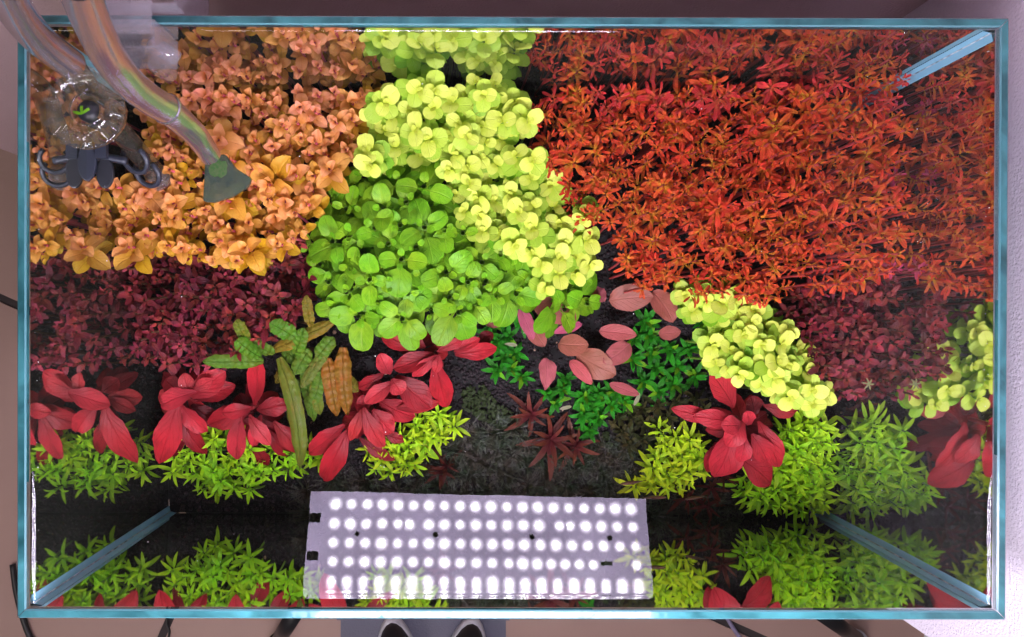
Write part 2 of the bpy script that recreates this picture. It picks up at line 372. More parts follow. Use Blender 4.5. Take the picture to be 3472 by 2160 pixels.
# ------------------------------------------------------------------ the tank
tank = empty('aquarium', (0, 0, ZB)); tag(tank, 'rimless glass aquarium with blue-green polished edges, full of plants', 'aquarium')
def loc(o): o.matrix_basis = Matrix.Translation((0, 0, -ZB)) @ o.matrix_basis; return o
put('base_pane', mesh('base_pane', *box_vf(-TX, TX, -TY, TY, ZB, ZB + .006), M['pane'], False), tank); loc(tank.children[-1])
def pane(axis, s):
    """mitred pane: four rings outside/inside along the length; inner face is split at the water line"""
    zb, zt, zw = ZB + .0062, ZR - .0008, ZW + .0026
    if axis == 'x': o, i, L0, L1 = TY, IY, TX, IX
    else: o, i, L0, L1 = TX, IX, TY, IY
    pts = [(-L0, o, zb), (L0, o, zb), (L0, o, zt), (-L0, o, zt),
           (-L1, i, zb), (L1, i, zb), (L1, i, zw), (-L1, i, zw), (L1, i, zt), (-L1, i, zt)]
    f = [(0,1,2,3), (4,7,6,5), (7,9,8,6), (0,4,5,1)]
    P = []
    for a, b, z in pts:
        P.append((a, s*b, z) if axis == 'x' else (s*b, a, z))
    me = mesh('glass_pane', P, f, M['pane'], False); me.materials.append(M['mirror'])
    me.polygons[1].material_index = 1
    me.validate()
    pn = loc(put('glass_pane', me, tank))
    # polished top edge with small chamfers
    c = .0009
    prof = [(o, ZR - .004), (o, ZR - c), (o - c, ZR), (i + c, ZR), (i, ZR - c), (i, ZR - .004)]
    n = 60; v = []; f = []
    for q in range(n + 1):
        for (b, z) in prof:
            lim = (L0 - .0003) - (o - b)
            a = -lim + 2 * lim * q / n
            v.append((a, s*b, z) if axis == 'x' else (s*b, a, z))
    m_ = len(prof)
    for q in range(n):
        for k in range(m_ - 1): f.append((q*m_+k, q*m_+k+1, (q+1)*m_+k+1, (q+1)*m_+k))
    em = mesh('polished_edge', v, f, M['edge'], False); em.materials.append(M['chamfer'])
    for q in range(len(f)):
        if q % (m_ - 1) in (1, 3): em.polygons[q].material_index = 1
    ed = put('polished_edge', em, pn)
    return pn
for ax, s in (('x',-1),('x',1),('y',-1),('y',1)): pane(ax, s)
for sx in (-1, 1):
    for sy in (-1, 1):
        x, y, wd = sx * (IX - .0002), sy * (IY - .0002), .0062
        z0, z1 = ZW - (.2335 if sy < 0 else .206), ZW + .0012
        v = [(x, y - sy*wd, z0), (x - sx*.0010, y - sy*.0010, z0), (x - sx*wd, y, z0), (x, y - sy*wd, z1), (x - sx*.0010, y - sy*.0010, z1), (x - sx*wd, y, z1)]
        se = loc(put('silicone_seam', mesh('silicone_seam', v, [(0,1,4,3),(1,2,5,4)], M['silicone'], False), tank))
        q = [Vector((x - sx*.0011, y - sy*.0011, z0)), Vector((x - sx*.0011, y - sy*.0011, z1))]
        put('joint_line', mesh('joint_line', *tube_vf(q, .00055, 6), M['silicone_line']), se)

# water surface with its meniscus at the glass
nx, ny = 150, 100
def axis_pts(h, n):
    core = np.linspace(-h + .009, h - .009, n)
    e = .009 * np.linspace(0, 1, 22)[1:][::-1] ** 1.6
    e = .009 - .009 * np.linspace(0, 1, 22)[:-1] ** .7
    return np.concatenate([-h + .009 - e, core, (h - .009 + e)[::-1]])
gx, gy = axis_pts(IX - .0003, nx), axis_pts(IY - .0003, ny)
ripples = [(at(2187, 572), .0007), (at(2224, 472), .0004)]
v = []
for yy in gy:
    for xx in gx:
        d = min(IX - abs(xx), IY - abs(yy))
        z = ZW + .0027 * math.exp(-d / .0018)
        for c, a in ripples:
            r = math.hypot(xx - c.x, yy - c.y)
            z += a * .5 * math.cos(r * 1500) * math.exp(-r / .004)
        v.append((xx, yy, z))
NX = len(gx)
f = [(j*NX+i, j*NX+i+1, (j+1)*NX+i+1, (j+1)*NX+i) for j in range(len(gy)-1) for i in range(NX-1)]
struct(put('water', mesh('water', v, f, M['water'])))

# soil bed with loose granules
sx_, sy_ = np.linspace(-IX + .0004, IX - .0004, 60), np.linspace(-IY + .0004, IY - .0004, 36)
v = [(x, y, ZW - soil_dep(x, y) - .0035) for y in sy_ for x in sx_]
f = [(j*60+i, j*60+i+1, (j+1)*60+i+1, (j+1)*60+i) for j in range(35) for i in range(59)]
soil = struct(put('soil', mesh('soil', v, f, M['soil'])))
def icosa():
    t = (1 + 5 ** .5) / 2
    V = np.array([(-1,t,0),(1,t,0),(-1,-t,0),(1,-t,0),(0,-1,t),(0,1,t),(0,-1,-t),(0,1,-t),(t,0,-1),(t,0,1),(-t,0,-1),(-t,0,1)], float)
    V /= np.linalg.norm(V[0])
    F = np.array([(0,11,5),(0,5,1),(0,1,7),(0,7,10),(0,10,11),(1,5,9),(5,11,4),(11,10,2),(10,7,6),(7,1,8),(3,9,4),(3,4,2),(3,2,6),(3,6,8),(3,8,9),(4,9,5),(2,4,11),(6,2,10),(8,6,7),(9,8,1)])
    return V, F
IV, IF = icosa()
ng = 30000
px_ = rng.uniform(-IX + .002, IX - .002, ng); py_ = rng.uniform(-IY + .002, IY - .002, ng)
rad = rng.uniform(.0011, .0020, ng); 
pz_ = np.array([ZW - soil_dep(a, b) for a, b in zip(px_, py_)]) - .003 + rng.uniform(-.001, .0024, ng)
V = (IV[None] * (1 + rng.normal(0, .10, (ng, 12, 1)))) * rad[:, None, None] * np.stack([np.ones(ng), np.ones(ng), rng.uniform(.7, 1, ng)], 1)[:, None, :]
V += np.stack([px_, py_, pz_], 1)[:, None, :]
F = (IF[None] + (np.arange(ng) * 12)[:, None, None]).reshape(-1, 3)
me = bpy.data.meshes.new('soil_granules')
me.vertices.add(ng * 12); me.vertices.foreach_set('co', V.reshape(-1).astype(np.float32))
me.loops.add(len(F) * 3); me.loops.foreach_set('vertex_index', F.reshape(-1).astype(np.int32))
me.polygons.add(len(F)); me.polygons.foreach_set('loop_start', np.arange(0, len(F) * 3, 3, dtype=np.int32))
me.polygons.foreach_set('use_smooth', np.ones(len(F), dtype=bool)); me.update(calc_edges=True)
tone = np.ones((ng, 4)); g = rng.uniform(.55, 1.35, ng)
tone[:, 0] = .022 * g; tone[:, 1] = .015 * g; tone[:, 2] = .017 * g
odd = rng.uniform(0, 1, ng) < .006; tone[odd, :3] = np.array([.35, .22, .15]) * rng.uniform(.5, 1.2, (odd.sum(), 1))
ca = me.color_attributes.new('tone', 'FLOAT_COLOR', 'POINT'); ca.data.foreach_set('color', np.repeat(tone, 12, 0).ravel().astype(np.float32))
me.materials.append(M['gran'])
gr = put('granules', me, soil); gr['kind'] = 'stuff'

# ------------------------------------------------------------------ leaves
def prof_oval(v): return max(0, math.sin(PI * v ** .85)) ** .62
def prof_round(v): return math.sqrt(max(0, 1 - (2 * v - 1) ** 2)) ** .75
def prof_lance(v): return max(0, (v + .02) ** .55 * (1 - v) ** .75) * 1.9
def prof_strap(v): return min(1, (.42 + v * 2.6)) * min(1, max(0, (1 - v) * 4.5) ** .6) * (1 - .18 * v)
def prof_blunt(v): return min(1, (.42 + 1.3 * v)) * min(1, max(0, (1 - v) * 6.5) ** .5)
def prof_spoon(v):
    u = max(0, (v - .16) / .84)
    return .13 * (1 - v) + math.sqrt(max(0, 1 - (2 * u ** .92 - 1) ** 2)) ** .85 * (1 if v > .16 else 0)
def prof_obov(v): return .95 * max(0, math.sin(PI * (.07 + .93 * v) ** 1.2)) ** .66 * (.55 + .45 * min(1, v * 2.2))
def prof_point(v): return max(0, math.sin(PI * v ** .75)) ** .8 * (1 - .25 * v)
def leaf_me(name, prof, aspect, mat, nseg=6, cols=2, el=.25, bend=.6, fold=.25, wave=0.0, nw=3, seed=0, side=0.0):
    r = random.Random(seed)
    v = []; f = []; uv = []
    y = z = x0 = 0.0; a = el; head = 0
    nc = 2 * cols + 1
    ph = r.uniform(0, 6)
    tp = 0.0
    for i in range(nseg + 1):
        t = .35 * i / nseg + .65 * (.5 - .5 * math.cos(PI * i / nseg)); st_ = t - tp; tp = t
        if i: y += math.cos(a) * st_ * math.cos(head); z += math.sin(a) * st_; x0 += math.sin(head) * st_
        a = el - bend * t; head = side * t
        wd = aspect * .5 * max(.004, prof(t))
        for j in range(nc):
            s = (j - cols) / cols
            zz = z + fold * wd * abs(s) ** 1.6 + wave * aspect * math.sin(nw * 2 * PI * t + ph + (1.3 if s > 0 else 0)) * abs(s) ** 2
            v.append((x0 + s * wd * math.cos(head), y + s * wd * math.sin(-head), zz)); uv.append((.5 + .5 * s, t))
    for i in range(nseg):
        for j in range(nc - 1):
            f.append((i*nc+j, i*nc+j+1, (i+1)*nc+j+1, (i+1)*nc+j))
    return mesh(name, v, f, mat, True, uv)
def variants(name, prof, aspect, mat, n=4, **kw):
    out = []
    for k in range(n):
        q = dict(kw); r = random.Random(k + 77)
        q['bend'] = kw.get('bend', .6) * r.uniform(.5, 1.5); q['fold'] = kw.get('fold', .25) * r.uniform(.3, 1.5)
        q['side'] = r.uniform(-.35, .35); q['seed'] = k
        out.append(leaf_me(name, prof, aspect * r.uniform(.9, 1.12), mat, **q))
    return out
STEM = {}
def stem_me(matname):
    if matname not in STEM:
        pts = [Vector((0, 0, 0)), Vector((.06, .02, .35)), Vector((.03, .05, .7)), Vector((0, 0, 1))]
        STEM[matname] = mesh('stem', *tube_vf(pts, [1, .95, .9, .8], 6, False), M[matname])
    return STEM[matname]
def put_stem(root, top, rad, matname):
    """unit stem from the plant's base to its head (local offset top)"""
    q = Vector((0, 0, 1)).rotation_difference(top)
    m = q.to_matrix().to_4x4() @ Matrix.Diagonal((rad, rad, top.length, 1))
    me = stem_me(matname)
    key = matname + 'u'
    if key not in STEM:   # the sideways wobble is measured in stem radii
        pts = [Vector((0,0,0)), Vector((.9,.4,.35)), Vector((.4,.9,.7)), Vector((0,0,1))]
        v = []; f = []
        for i, p in enumerate(pts):
            for k in range(6):
                a = 2*PI*k/6; v.append((p.x + math.cos(a), p.y + math.sin(a), p.z))
        for i in range(3):
            for k in range(6): f.append((i*6+k, i*6+(k+1)%6, (i+1)*6+(k+1)%6, (i+1)*6+k))
        STEM[key] = mesh('stem', v, f, M[matname])
    return put('stem', STEM[key], root, m)
def jit(col, amt, r=random):
    k = 1 + r.uniform(-amt, amt)
    return tuple(max(0, c * k * (1 + r.uniform(-amt, amt) * .4)) for c in col) + (1,)
def rosette(root, head, lean, meshes, L, nodes, whorl=2, twist=90, el0=68, el1=2, dz=.006, r_in=.0008, tint=None, young=.45, jitter=10, lowL=1.0, colfun=None, name='leaf'):
    """pairs or whorls of leaves below one another, young and upright at the tip"""
    az = random.uniform(0, 360)
    for k in range(nodes):
        t = k / max(1, nodes - 1)
        el = el0 + (el1 - el0) * min(1, t * 1.35) ** .8
        ll = L * (young + (1 - young) * min(1, t * 1.8)) * (1 + (lowL - 1) * max(0, t - .55) / .45)
        for q in range(whorl):
            a = az + 360 * q / whorl + random.uniform(-jitter, jitter)
            e = el + random.uniform(-jitter, jitter)
            s = ll * random.uniform(.82, 1.15)
            m = Matrix.Translation(head) @ lean @ Matrix.Translation((0, 0, -dz * k)) @ Matrix.Rotation(R(a), 4, 'Z') @ Matrix.Translation((0, r_in, 0)) @ Matrix.Rotation(R(e), 4, 'X') @ Matrix.Rotation(R(random.uniform(-14, 14)), 4, 'Y') @ Matrix.Scale(s, 4)
            put(name, random.choice(meshes), root, m, colfun(t) if colfun else jit(tint or (1,1,1), .15))
        az += twist + random.uniform(-8, 8)
def lean_m(ax, ay):
    return Matrix.Rotation(ay, 4, 'Y') @ Matrix.Rotation(ax, 4, 'X')
def inside(p, poly):
    x, y = p; c = False; n = len(poly)
    for i in range(n):
        x1, y1 = poly[i]; x2, y2 = poly[i-1]
        if (y1 > y) != (y2 > y) and x < (x2 - x1) * (y - y1) / (y2 - y1) + x1: c = not c
    return c
def scatter(poly, sp, k=40, seed=0):
    r = random.Random(seed)
    xs = [p[0] for p in poly]; ys = [p[1] for p in poly]
    out = []
    n = int(k * (max(xs)-min(xs)) * (max(ys)-min(ys)) / sp**2)
    for _ in range(n):
        p = (r.uniform(min(xs), max(xs)), r.uniform(min(ys), max(ys)))
        if inside(p, poly) and all((p[0]-q[0])**2 + (p[1]-q[1])**2 > sp*sp for q in out): out.append(p)
    return out
def clampin(p, m=.006):
    return Vector((max(-IX + m, min(IX - m, p.x)), max(-IY + m, min(IY - m, p.y)), p.z))
def stem_base(h, spread=.006):
    x = h.x + random.uniform(-spread, spread); y = h.y + random.uniform(-spread, spread)
    q = clampin(Vector((x, y, 0)), .008)
    return Vector((q.x, q.y, ZW - soil_dep(q.x, q.y) - .003))

exec_count = {}
BUDS = []
def stem_plant(name, label, group, px, dep, meshes, stem, srad, L, nodes, spread=14, lean_amt=14, cat='plant', margin=.008, **kw):
    h = clampin(at(px[0], px[1], dep), margin)
    b = stem_base(h)
    root = empty(name, b); tag(root, label, cat, group)
    put_stem(root, h - b, srad, stem)
    lean = lean_m(R(random.uniform(-lean_amt, lean_amt) + 6), R(random.uniform(-lean_amt, lean_amt)))
    rosette(root, h - b, lean, meshes, L, nodes, **kw)
    root_head[root.name] = (h - b, lean)
    return root
root_head = {}

# ---- orange-red thicket at the back right
orange_me = variants('orange_leaf', prof_blunt, .25, M['orange'], 5, nseg=6, cols=1, el=.1, bend=.55, fold=.35)
polyO = [(1262,234),(1330,214),(1480,216),(1620,204),(1760,198),(1880,184),(2010,178),(2120,174),(2160,182),(2165,300),(2168,420),(2160,560),(2150,640),(2090,660),(1960,680),(1900,690),(1830,720),(1690,700),(1640,660),(1530,690),(1490,640),(1470,580),(1430,550),(1370,480),(1330,430),(1290,360),(1270,310)]
def depO(x, y): return .100 - .026 * min(1, max(0, (x - 1300) / 800)) + .035 * max(0, (y - 480) / 220) * max(0, 1 - (x - 1400) / 900)
ptsO = scatter(polyO, 30.5, seed=3)
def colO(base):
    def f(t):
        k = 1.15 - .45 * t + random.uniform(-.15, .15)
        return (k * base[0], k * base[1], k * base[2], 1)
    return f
def zoneO(p, big):
    x, y = p
    w_ = 'large orange-red narrow-leaved stem' if big else 'orange-red narrow-leaved stem'
    if y < 235 and x > 1900: return w_ + ' in the back corner by the lilac wall'
    if y < 270: return w_ + ' of the thicket along the back glass'
    if x > 2090: return w_ + ' of the thicket against the side glass'
    if x < 1420 and y < 520: return w_ + ' at the thicket edge touching the lime stems'
    if y > 620 and x < 1640: return w_ + ' at the thicket edge above the pink leaves'
    if y > 620 and x < 1880: return w_ + ' at the thicket edge above the lime patch'
    if y > 600: return w_ + ' at the thicket edge above the wine-red stems'
    return w_ + ' in the middle of the dense thicket'
for p in ptsO[:300]:
    big = random.random() < .10
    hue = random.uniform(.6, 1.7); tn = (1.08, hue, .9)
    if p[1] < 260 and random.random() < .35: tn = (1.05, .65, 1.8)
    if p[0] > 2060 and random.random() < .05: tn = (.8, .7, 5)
    d = depO(*p) + random.uniform(-.010, .016)
    stem_plant('orange_stem_plant', zoneO(p, big), 'orange-red stems in the back thicket', p, d, orange_me, 'stem_red', .0010, .0093 * (1.45 if big else random.uniform(.75, 1.12)), 6, whorl=3, twist=48, el0=58, el1=-2, dz=.0042, jitter=24, young=.5, lean_amt=28, colfun=colO(tn))

# ---- peach stems at the back left
peach_me = variants('peach_leaf', prof_oval, .70, M['peach'], 5, nseg=6, cols=2, el=.45, bend=1.5, fold=.45, wave=.05)
polyP = [(250,330),(300,260),(360,215),(470,196),(620,200),(760,208),(895,222),(900,262),(845,300),(862,345),(800,400),(735,450),(722,545),(690,572),(610,590),(560,625),(500,612),(410,592),(330,600),(262,570),(248,520),(262,440),(330,430),(330,380)]
for p in scatter(polyP, 33, seed=5):
    if p[0] < 345 and p[1] < 440: continue
    d = .097 + .025 * random.random() + (.018 if p[1] < 330 and p[0] < 640 else 0)
    warm = max(0, min(1, (560 - p[1]) / 340)) * .4 + random.uniform(-.15, .35)
    def cf(t, warm=warm):
        k = random.uniform(.88, 1.12)
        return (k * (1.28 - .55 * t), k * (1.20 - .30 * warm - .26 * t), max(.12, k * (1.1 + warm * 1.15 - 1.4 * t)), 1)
    big = random.random() < .10 or any(math.hypot(p[0]-a, p[1]-b) < 24 for a, b in ((610,240),(300,585),(745,390),(450,345),(560,590)))
    stem_plant('peach_stem_plant', ('large peach' if big else 'small peach') + (' round-leaved stem along the back glass' if p[1] < 270 else ' round-leaved stem beside the green clump' if p[0] > 660 else ' round-leaved stem right under the steel pipes' if p[1] < 420 else ' round-leaved stem at the edge over the wine-red bed' if p[1] > 540 else ' round-leaved stem in the middle of the bed'), 'peach stems in the back corner', p, d, peach_me, 'stem_pink', .0011, .0120 * (1.6 if big else random.uniform(.72, 1.15)), 5, whorl=2, el0=60, el1=-2, dz=.0052, jitter=14, lean_amt=22, young=.55, colfun=cf)

# ---- lime stems: centre back, and two patches by the front
lime_me = variants('lime_leaf', prof_round, .92, M['lime'], 5, nseg=6, cols=2, el=.12, bend=.30, fold=.16, wave=.02)
polyL1 = [(915,225),(960,205),(1060,215),(1150,185),(1180,200),(1240,225),(1255,290),(1225,330),(1265,380),(1265,430),(1320,440),(1335,490),(1385,520),(1415,555),(1400,600),(1400,645),(1345,680),(1290,690),(1255,640),(1260,590),(1200,600),(1150,560),(1090,540),(1085,470),(1050,440),(1020,375),(930,395),(880,395),(865,360),(900,320),(880,280)]
polyL2 = [(1590,685),(1640,690),(1680,715),(1760,710),(1810,745),(1870,785),(1915,815),(1925,870),(1900,925),(1960,905),(1965,930),(1935,980),(1890,955),(1850,935),(1790,920),(1740,880),(1690,860),(1690,800),(1700,760),(1620,735)]
def zoneL(p):
    w_ = 'pale lime round-leaved stem '
    if p[1] < 260: return w_ + 'of the tall stand along the back glass'
    if p[0] < 960: return w_ + 'of the tall stand beside the peach bed'
    if p[1] > 600: return w_ + 'at the low end of the stand over the soil'
    if p[0] > 1180: return w_ + 'of the tall stand beside the orange thicket'
    return w_ + 'of the tall stand over the green clump'
def zoneD(p):
    w_ = 'wine-red small-leaved stem '
    if p[1] < 650: return w_ + 'close under the peach bed'
    if p[0] > 620: return w_ + 'between the green clump and the fern'
    if p[0] < 360: return w_ + 'against the side glass below the peach bed'
    if p[1] > 790: return w_ + 'just above the red-leaved plants'
    return w_ + 'in the middle of the bed below the peach stems'
def zoneG(p):
    w_ = 'fresh green spoon-leaved plant '
    if p[0] > 1300: return w_ + 'standing apart by the pink leaves'
    if p[1] > 700: return w_ + 'at the clump edge above the red leaves'
    if p[0] < 800: return w_ + 'at the clump edge beside the wine-red stems'
    if p[0] > 1090 or p[1] < 430: return w_ + 'at the clump edge against the lime stems'
    return w_ + 'in the middle of the rounded clump'
def lime(p, d, lbl, grp, s=1.0):
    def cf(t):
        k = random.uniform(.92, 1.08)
        return (k * (1.18 - .85 * t ** .7), k * (1.12 - .50 * t ** .8), k * (1.5 - 1.3 * t ** .6), 1)  # young leaves paler by age; depth shade also put into lower tints
    rt = stem_plant('lime_stem_plant', lbl, grp, p, d, lime_me, 'stem_green', .0012, .0132 * s * random.uniform(.75, 1.12), 5, whorl=2, el0=20, el1=-12, dz=.0052, r_in=.0002, jitter=9, lean_amt=24, young=.86, lowL=1.0, colfun=cf)
    hd, ln_ = root_head[rt.name]; a0 = random.uniform(0, 2*PI)
    for q in (0, PI):
        put('bud_leaf', lime_me[0], rt, Matrix.Translation(hd) @ ln_ @ Matrix.Translation((0,0,.0006)) @ Matrix.Rotation(a0 + q, 4, 'Z') @ Matrix.Rotation(R(48), 4, 'X') @ Matrix.Scale(.0046 * s, 4), (1.1, 1.05, 1.2, 1))
for p in scatter(polyL1, 36, seed=8):
    d = .080 + .055 * max(0, (p[1] - 200) / 480) + random.uniform(-.012, .020)
    lime(p, d, zoneL(p), 'lime stems in the middle', 1.0)
for p in scatter(polyL2, 32, seed=9):
    lime(p, .130 + random.uniform(-.012, .018), 'pale lime round-leaved stem in the patch above the big red-leaved plant', 'lime stems above the red plant', .98)

# ---- green broad-leaved plants in the middle
green_me = variants('broad_leaf', prof_spoon, .60, M['green'], 6, nseg=9, cols=2, el=.42, bend=.95, fold=.16, wave=.02)
polyG = [(800,405),(870,385),(960,370),(1040,400),(1060,460),(1080,540),(1150,575),(1200,610),(1255,610),(1270,680),(1200,720),(1140,740),(1080,760),(1040,775),(980,770),(930,770),(860,780),(800,735),(770,700),(745,640),(735,580),(750,540),(760,480)]
gpts = scatter(polyG, 42, seed=4) + [(1340,735),(1390,655),(1395,720),(1350,690)]
for p in gpts:
    cx, cy_ = 985, 590
    rr = math.hypot(p[0]-cx, p[1]-cy_) / 260
    d = .100 + .035 * min(1.3, rr) ** 2 + random.uniform(-.008, .008)
    h = clampin(at(p[0], p[1], d), .01); b = stem_base(h)
    root = empty('broad_leaf_plant', b); tag(root, zoneG(p), 'plant', 'green clump in the middle')
    put_stem(root, h - b, .0018, 'stem_green')
    lx, ly = (p[0]-cx)/260, (p[1]-cy_)/260
    lean = lean_m(R(26 * ly), R(26 * lx))
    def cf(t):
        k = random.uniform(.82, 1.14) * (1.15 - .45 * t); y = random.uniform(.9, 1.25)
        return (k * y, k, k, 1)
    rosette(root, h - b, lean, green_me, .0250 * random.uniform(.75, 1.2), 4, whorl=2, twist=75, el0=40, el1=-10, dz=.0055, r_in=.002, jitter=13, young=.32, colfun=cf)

# ---- dark red stems: left and right
dred_me = variants('dark_red_leaf', prof_oval, .46, M['darkred'], 5, nseg=5, cols=1, el=.2, bend=.6, fold=.35)
polyD1 = [(275,610),(340,600),(420,600),(500,620),(570,632),(650,590),(720,580),(735,640),(730,700),(700,760),(640,790),(560,835),(480,880),(400,875),(330,860),(300,800),(285,720)]
polyD2 = [(1880,700),(1960,690),(2060,672),(2130,665),(2110,740),(2090,800),(2085,880),(2070,930),(2010,950),(1960,890),(1940,830),(1925,790),(1880,750)]
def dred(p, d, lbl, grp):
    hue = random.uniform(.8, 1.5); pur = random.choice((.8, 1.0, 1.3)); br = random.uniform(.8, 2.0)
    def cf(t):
        k = br * random.uniform(.85, 1.15) * (1.35 - .9 * t)  # lower leaves darkened: shade of the gaps put into the tint
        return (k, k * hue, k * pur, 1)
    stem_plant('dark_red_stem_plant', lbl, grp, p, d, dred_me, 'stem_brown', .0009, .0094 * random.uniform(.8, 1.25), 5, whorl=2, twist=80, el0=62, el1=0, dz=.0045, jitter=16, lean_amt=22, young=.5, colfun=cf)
for p in scatter(polyD1, 24.5, seed=12): dred(p, .128 + random.uniform(-.014, .028), zoneD(p), 'wine-red stems below the peach bed')
for p in scatter(polyD2, 24, seed=13): dred(p, .126 + random.uniform(-.014, .026), 'wine-red small-leaved stem ' + ('close under the orange thicket' if p[1] < 735 else 'touching the lime patch' if p[0] < 1985 else 'between the lime patch and the side glass'), 'wine-red stems beside the lime patch')

# ---- star grass along the front
star_me = variants('star_leaf', prof_lance, .28, M['star'], 5, nseg=6, cols=1, el=.15, bend=.8, fold=.3)
def star(p, d, lbl, grp, s=1.0, ycol=1.0, nodes=4):
    y = random.uniform(.85, 1.2) * ycol
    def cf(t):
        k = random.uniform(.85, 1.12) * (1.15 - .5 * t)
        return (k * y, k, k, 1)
    stem_plant('star_grass_stem', lbl, grp, p, d, star_me, 'stem_green', .0009, .0150 * s * random.uniform(.8, 1.15), nodes, whorl=3, twist=55, el0=58, el1=-6, dz=.0045, jitter=16, lean_amt=26, young=.5, colfun=cf)
SL = [
 ('left', [(388,1040),(440,1025),(520,1030),(600,1060),(650,1075),(725,1080),(770,1090),(720,1120),(660,1125),(610,1150),(585,1180),(540,1165),(500,1180),(450,1140),(400,1120)], 27, .192, 1.0, 1.05, 'bright green narrow-leaved stem in front of the red leaves beside the fern', 'star grass in front of the fern'),
 ('mid', [(870,1075),(930,1035),(980,1005),(1020,985),(1070,975),(1090,995),(1060,1040),(1010,1090),(960,1120),(930,1150),(895,1125),(880,1100)], 24, .186, .92, 1.25, 'bright green narrow-leaved stem beside the middle red plant and the dark hair grass', 'star grass beside the hair grass'),
 ('right', [(1570,1025),(1610,1025),(1650,1040),(1680,1060),(1680,1120),(1640,1150),(1600,1170),(1560,1160),(1500,1160),(1520,1120),(1560,1085),(1580,1060)], 22, .190, 1.0, 1.4, 'yellow-green narrow-leaved stem between the hair grass and the big red plant', 'yellow-green star grass'),
 ('corner', [(1875,1010),(1930,1005),(1970,1015),(1978,1080),(1965,1150),(1960,1210),(1900,1215),(1840,1205),(1790,1185),(1750,1160),(1800,1150),(1850,1120),(1865,1070)], 20, .186, 1.08, 1.12, 'bright green narrow-leaved stem in the thick patch between big red plant and side glass', 'star grass patch at the side glass'),
]
for nm, poly, sp, d, s, yc, lbl, grp in SL:
    for p in scatter(poly, sp, seed=len(nm)):
        front = max(0, (p[1] - 1050) / 150)
        star(p, d + .012 * front + random.uniform(-.01, .008), lbl, grp, s, yc, 4)

# ---- traced big leaves: base, tip (photo units, depth), width
def traced(root, name, b, db, t, dt, wpx, prof, mat, arch=.18, bow=0.0, fold=.18, wave=.04, nseg=10, cols=3, tint=(1,1,1), nw=2.5, seed=0, roll=0.0, pucker=0.0, wmul=1.0):
    r = random.Random(seed * 31 + int(b[0])); arch *= r.uniform(.4, 1.7); bow += r.uniform(-.07, .07); fold *= r.uniform(.2, 1.8); wave *= r.uniform(.6, 2.0); roll += r.uniform(-.25, .25)
    P0, P2 = at(b[0], b[1], db), at(t[0], t[1], dt)
    ln = (P2 - P0).length
    side = (P2 - P0).cross(Vector((0,0,1))).normalized()
    P1 = (P0 + P2) / 2 + Vector((0,0,1)) * arch * ln + side * bow * ln
    wd = wpx * wmul * mpp((db + dt) / 2)
    o = P0; ph = r.uniform(0, 6)
    v = []; f = []; uv = []; nc = 2 * cols + 1
    for i in range(nseg + 1):
        q = i / nseg if nseg > 20 else .4 * i / nseg + .6 * (.5 - .5 * math.cos(PI * i / nseg))
        c = P0 * (1-q)**2 + P1 * 2*q*(1-q) + P2 * q*q
        tg = ((P1 - P0) * (1-q) + (P2 - P1) * q).normalized()
        sd = tg.cross(Vector((0,0,1))).normalized(); up = sd.cross(tg)
        sd = sd * math.cos(roll) + up * math.sin(roll); up = sd.cross(tg)
        hw = wd * .5 * max(.01, prof(q)) * (1 + r.uniform(-.03, .03))
        for j in range(nc):
            s = (j - cols) / cols
            z = fold * hw * abs(s) ** 1.5 + wave * wd * math.sin(nw*2*PI*q + ph + (1.7 if s > 0 else 0)) * s * s
            if pucker: z += pucker * wd * (.5 + .5 * math.cos(2*PI*(q * ln / wd * 2.4 - abs(s) * .35) + .5 * math.sin(q * 9 + ph))) * (1 - (2*abs(s)-1)**2)
            v.append(c + sd * (s * hw) + up * z - root.location); uv.append((.5 + .5*s, q))
    for i in range(nseg):
        for j in range(nc - 1): f.append((i*nc+j, i*nc+j+1, (i+1)*nc+j+1, (i+1)*nc+j))
    o = put(name, mesh(name, v, f, mat, True, uv), root); o.color = (*tint, 1)
    return o
def traced_plant(name, label, cat, c, dc, leaves, prof, mat, group=None, stem='stem_red', srad=.002, partname='leaf', **kw):
    h = at(c[0], c[1], dc); b = Vector((h.x, h.y, ZW - soil_dep(h.x, h.y) - .003))
    root = empty(name, b); tag(root, label, cat, group)
    put_stem(root, h - b, srad, stem)
    for i, lf in enumerate(leaves):
        bb, db, tt, dt, wp, tint = lf[:6]
        ex = dict(kw); ex.update(lf[6] if len(lf) > 6 else {})
        traced(root, partname, bb, db, tt, dt, wp, prof, mat, tint=tint, seed=i, **ex)
    return root
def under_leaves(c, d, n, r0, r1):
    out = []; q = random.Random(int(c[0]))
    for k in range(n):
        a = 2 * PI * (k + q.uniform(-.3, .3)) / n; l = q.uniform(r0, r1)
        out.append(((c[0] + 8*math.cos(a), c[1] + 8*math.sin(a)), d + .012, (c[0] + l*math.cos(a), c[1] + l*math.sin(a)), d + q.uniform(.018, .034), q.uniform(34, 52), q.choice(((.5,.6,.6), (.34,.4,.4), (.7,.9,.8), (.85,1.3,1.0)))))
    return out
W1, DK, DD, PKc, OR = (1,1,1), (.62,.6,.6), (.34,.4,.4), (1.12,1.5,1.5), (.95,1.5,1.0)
RG = 'big red-leaved plants'
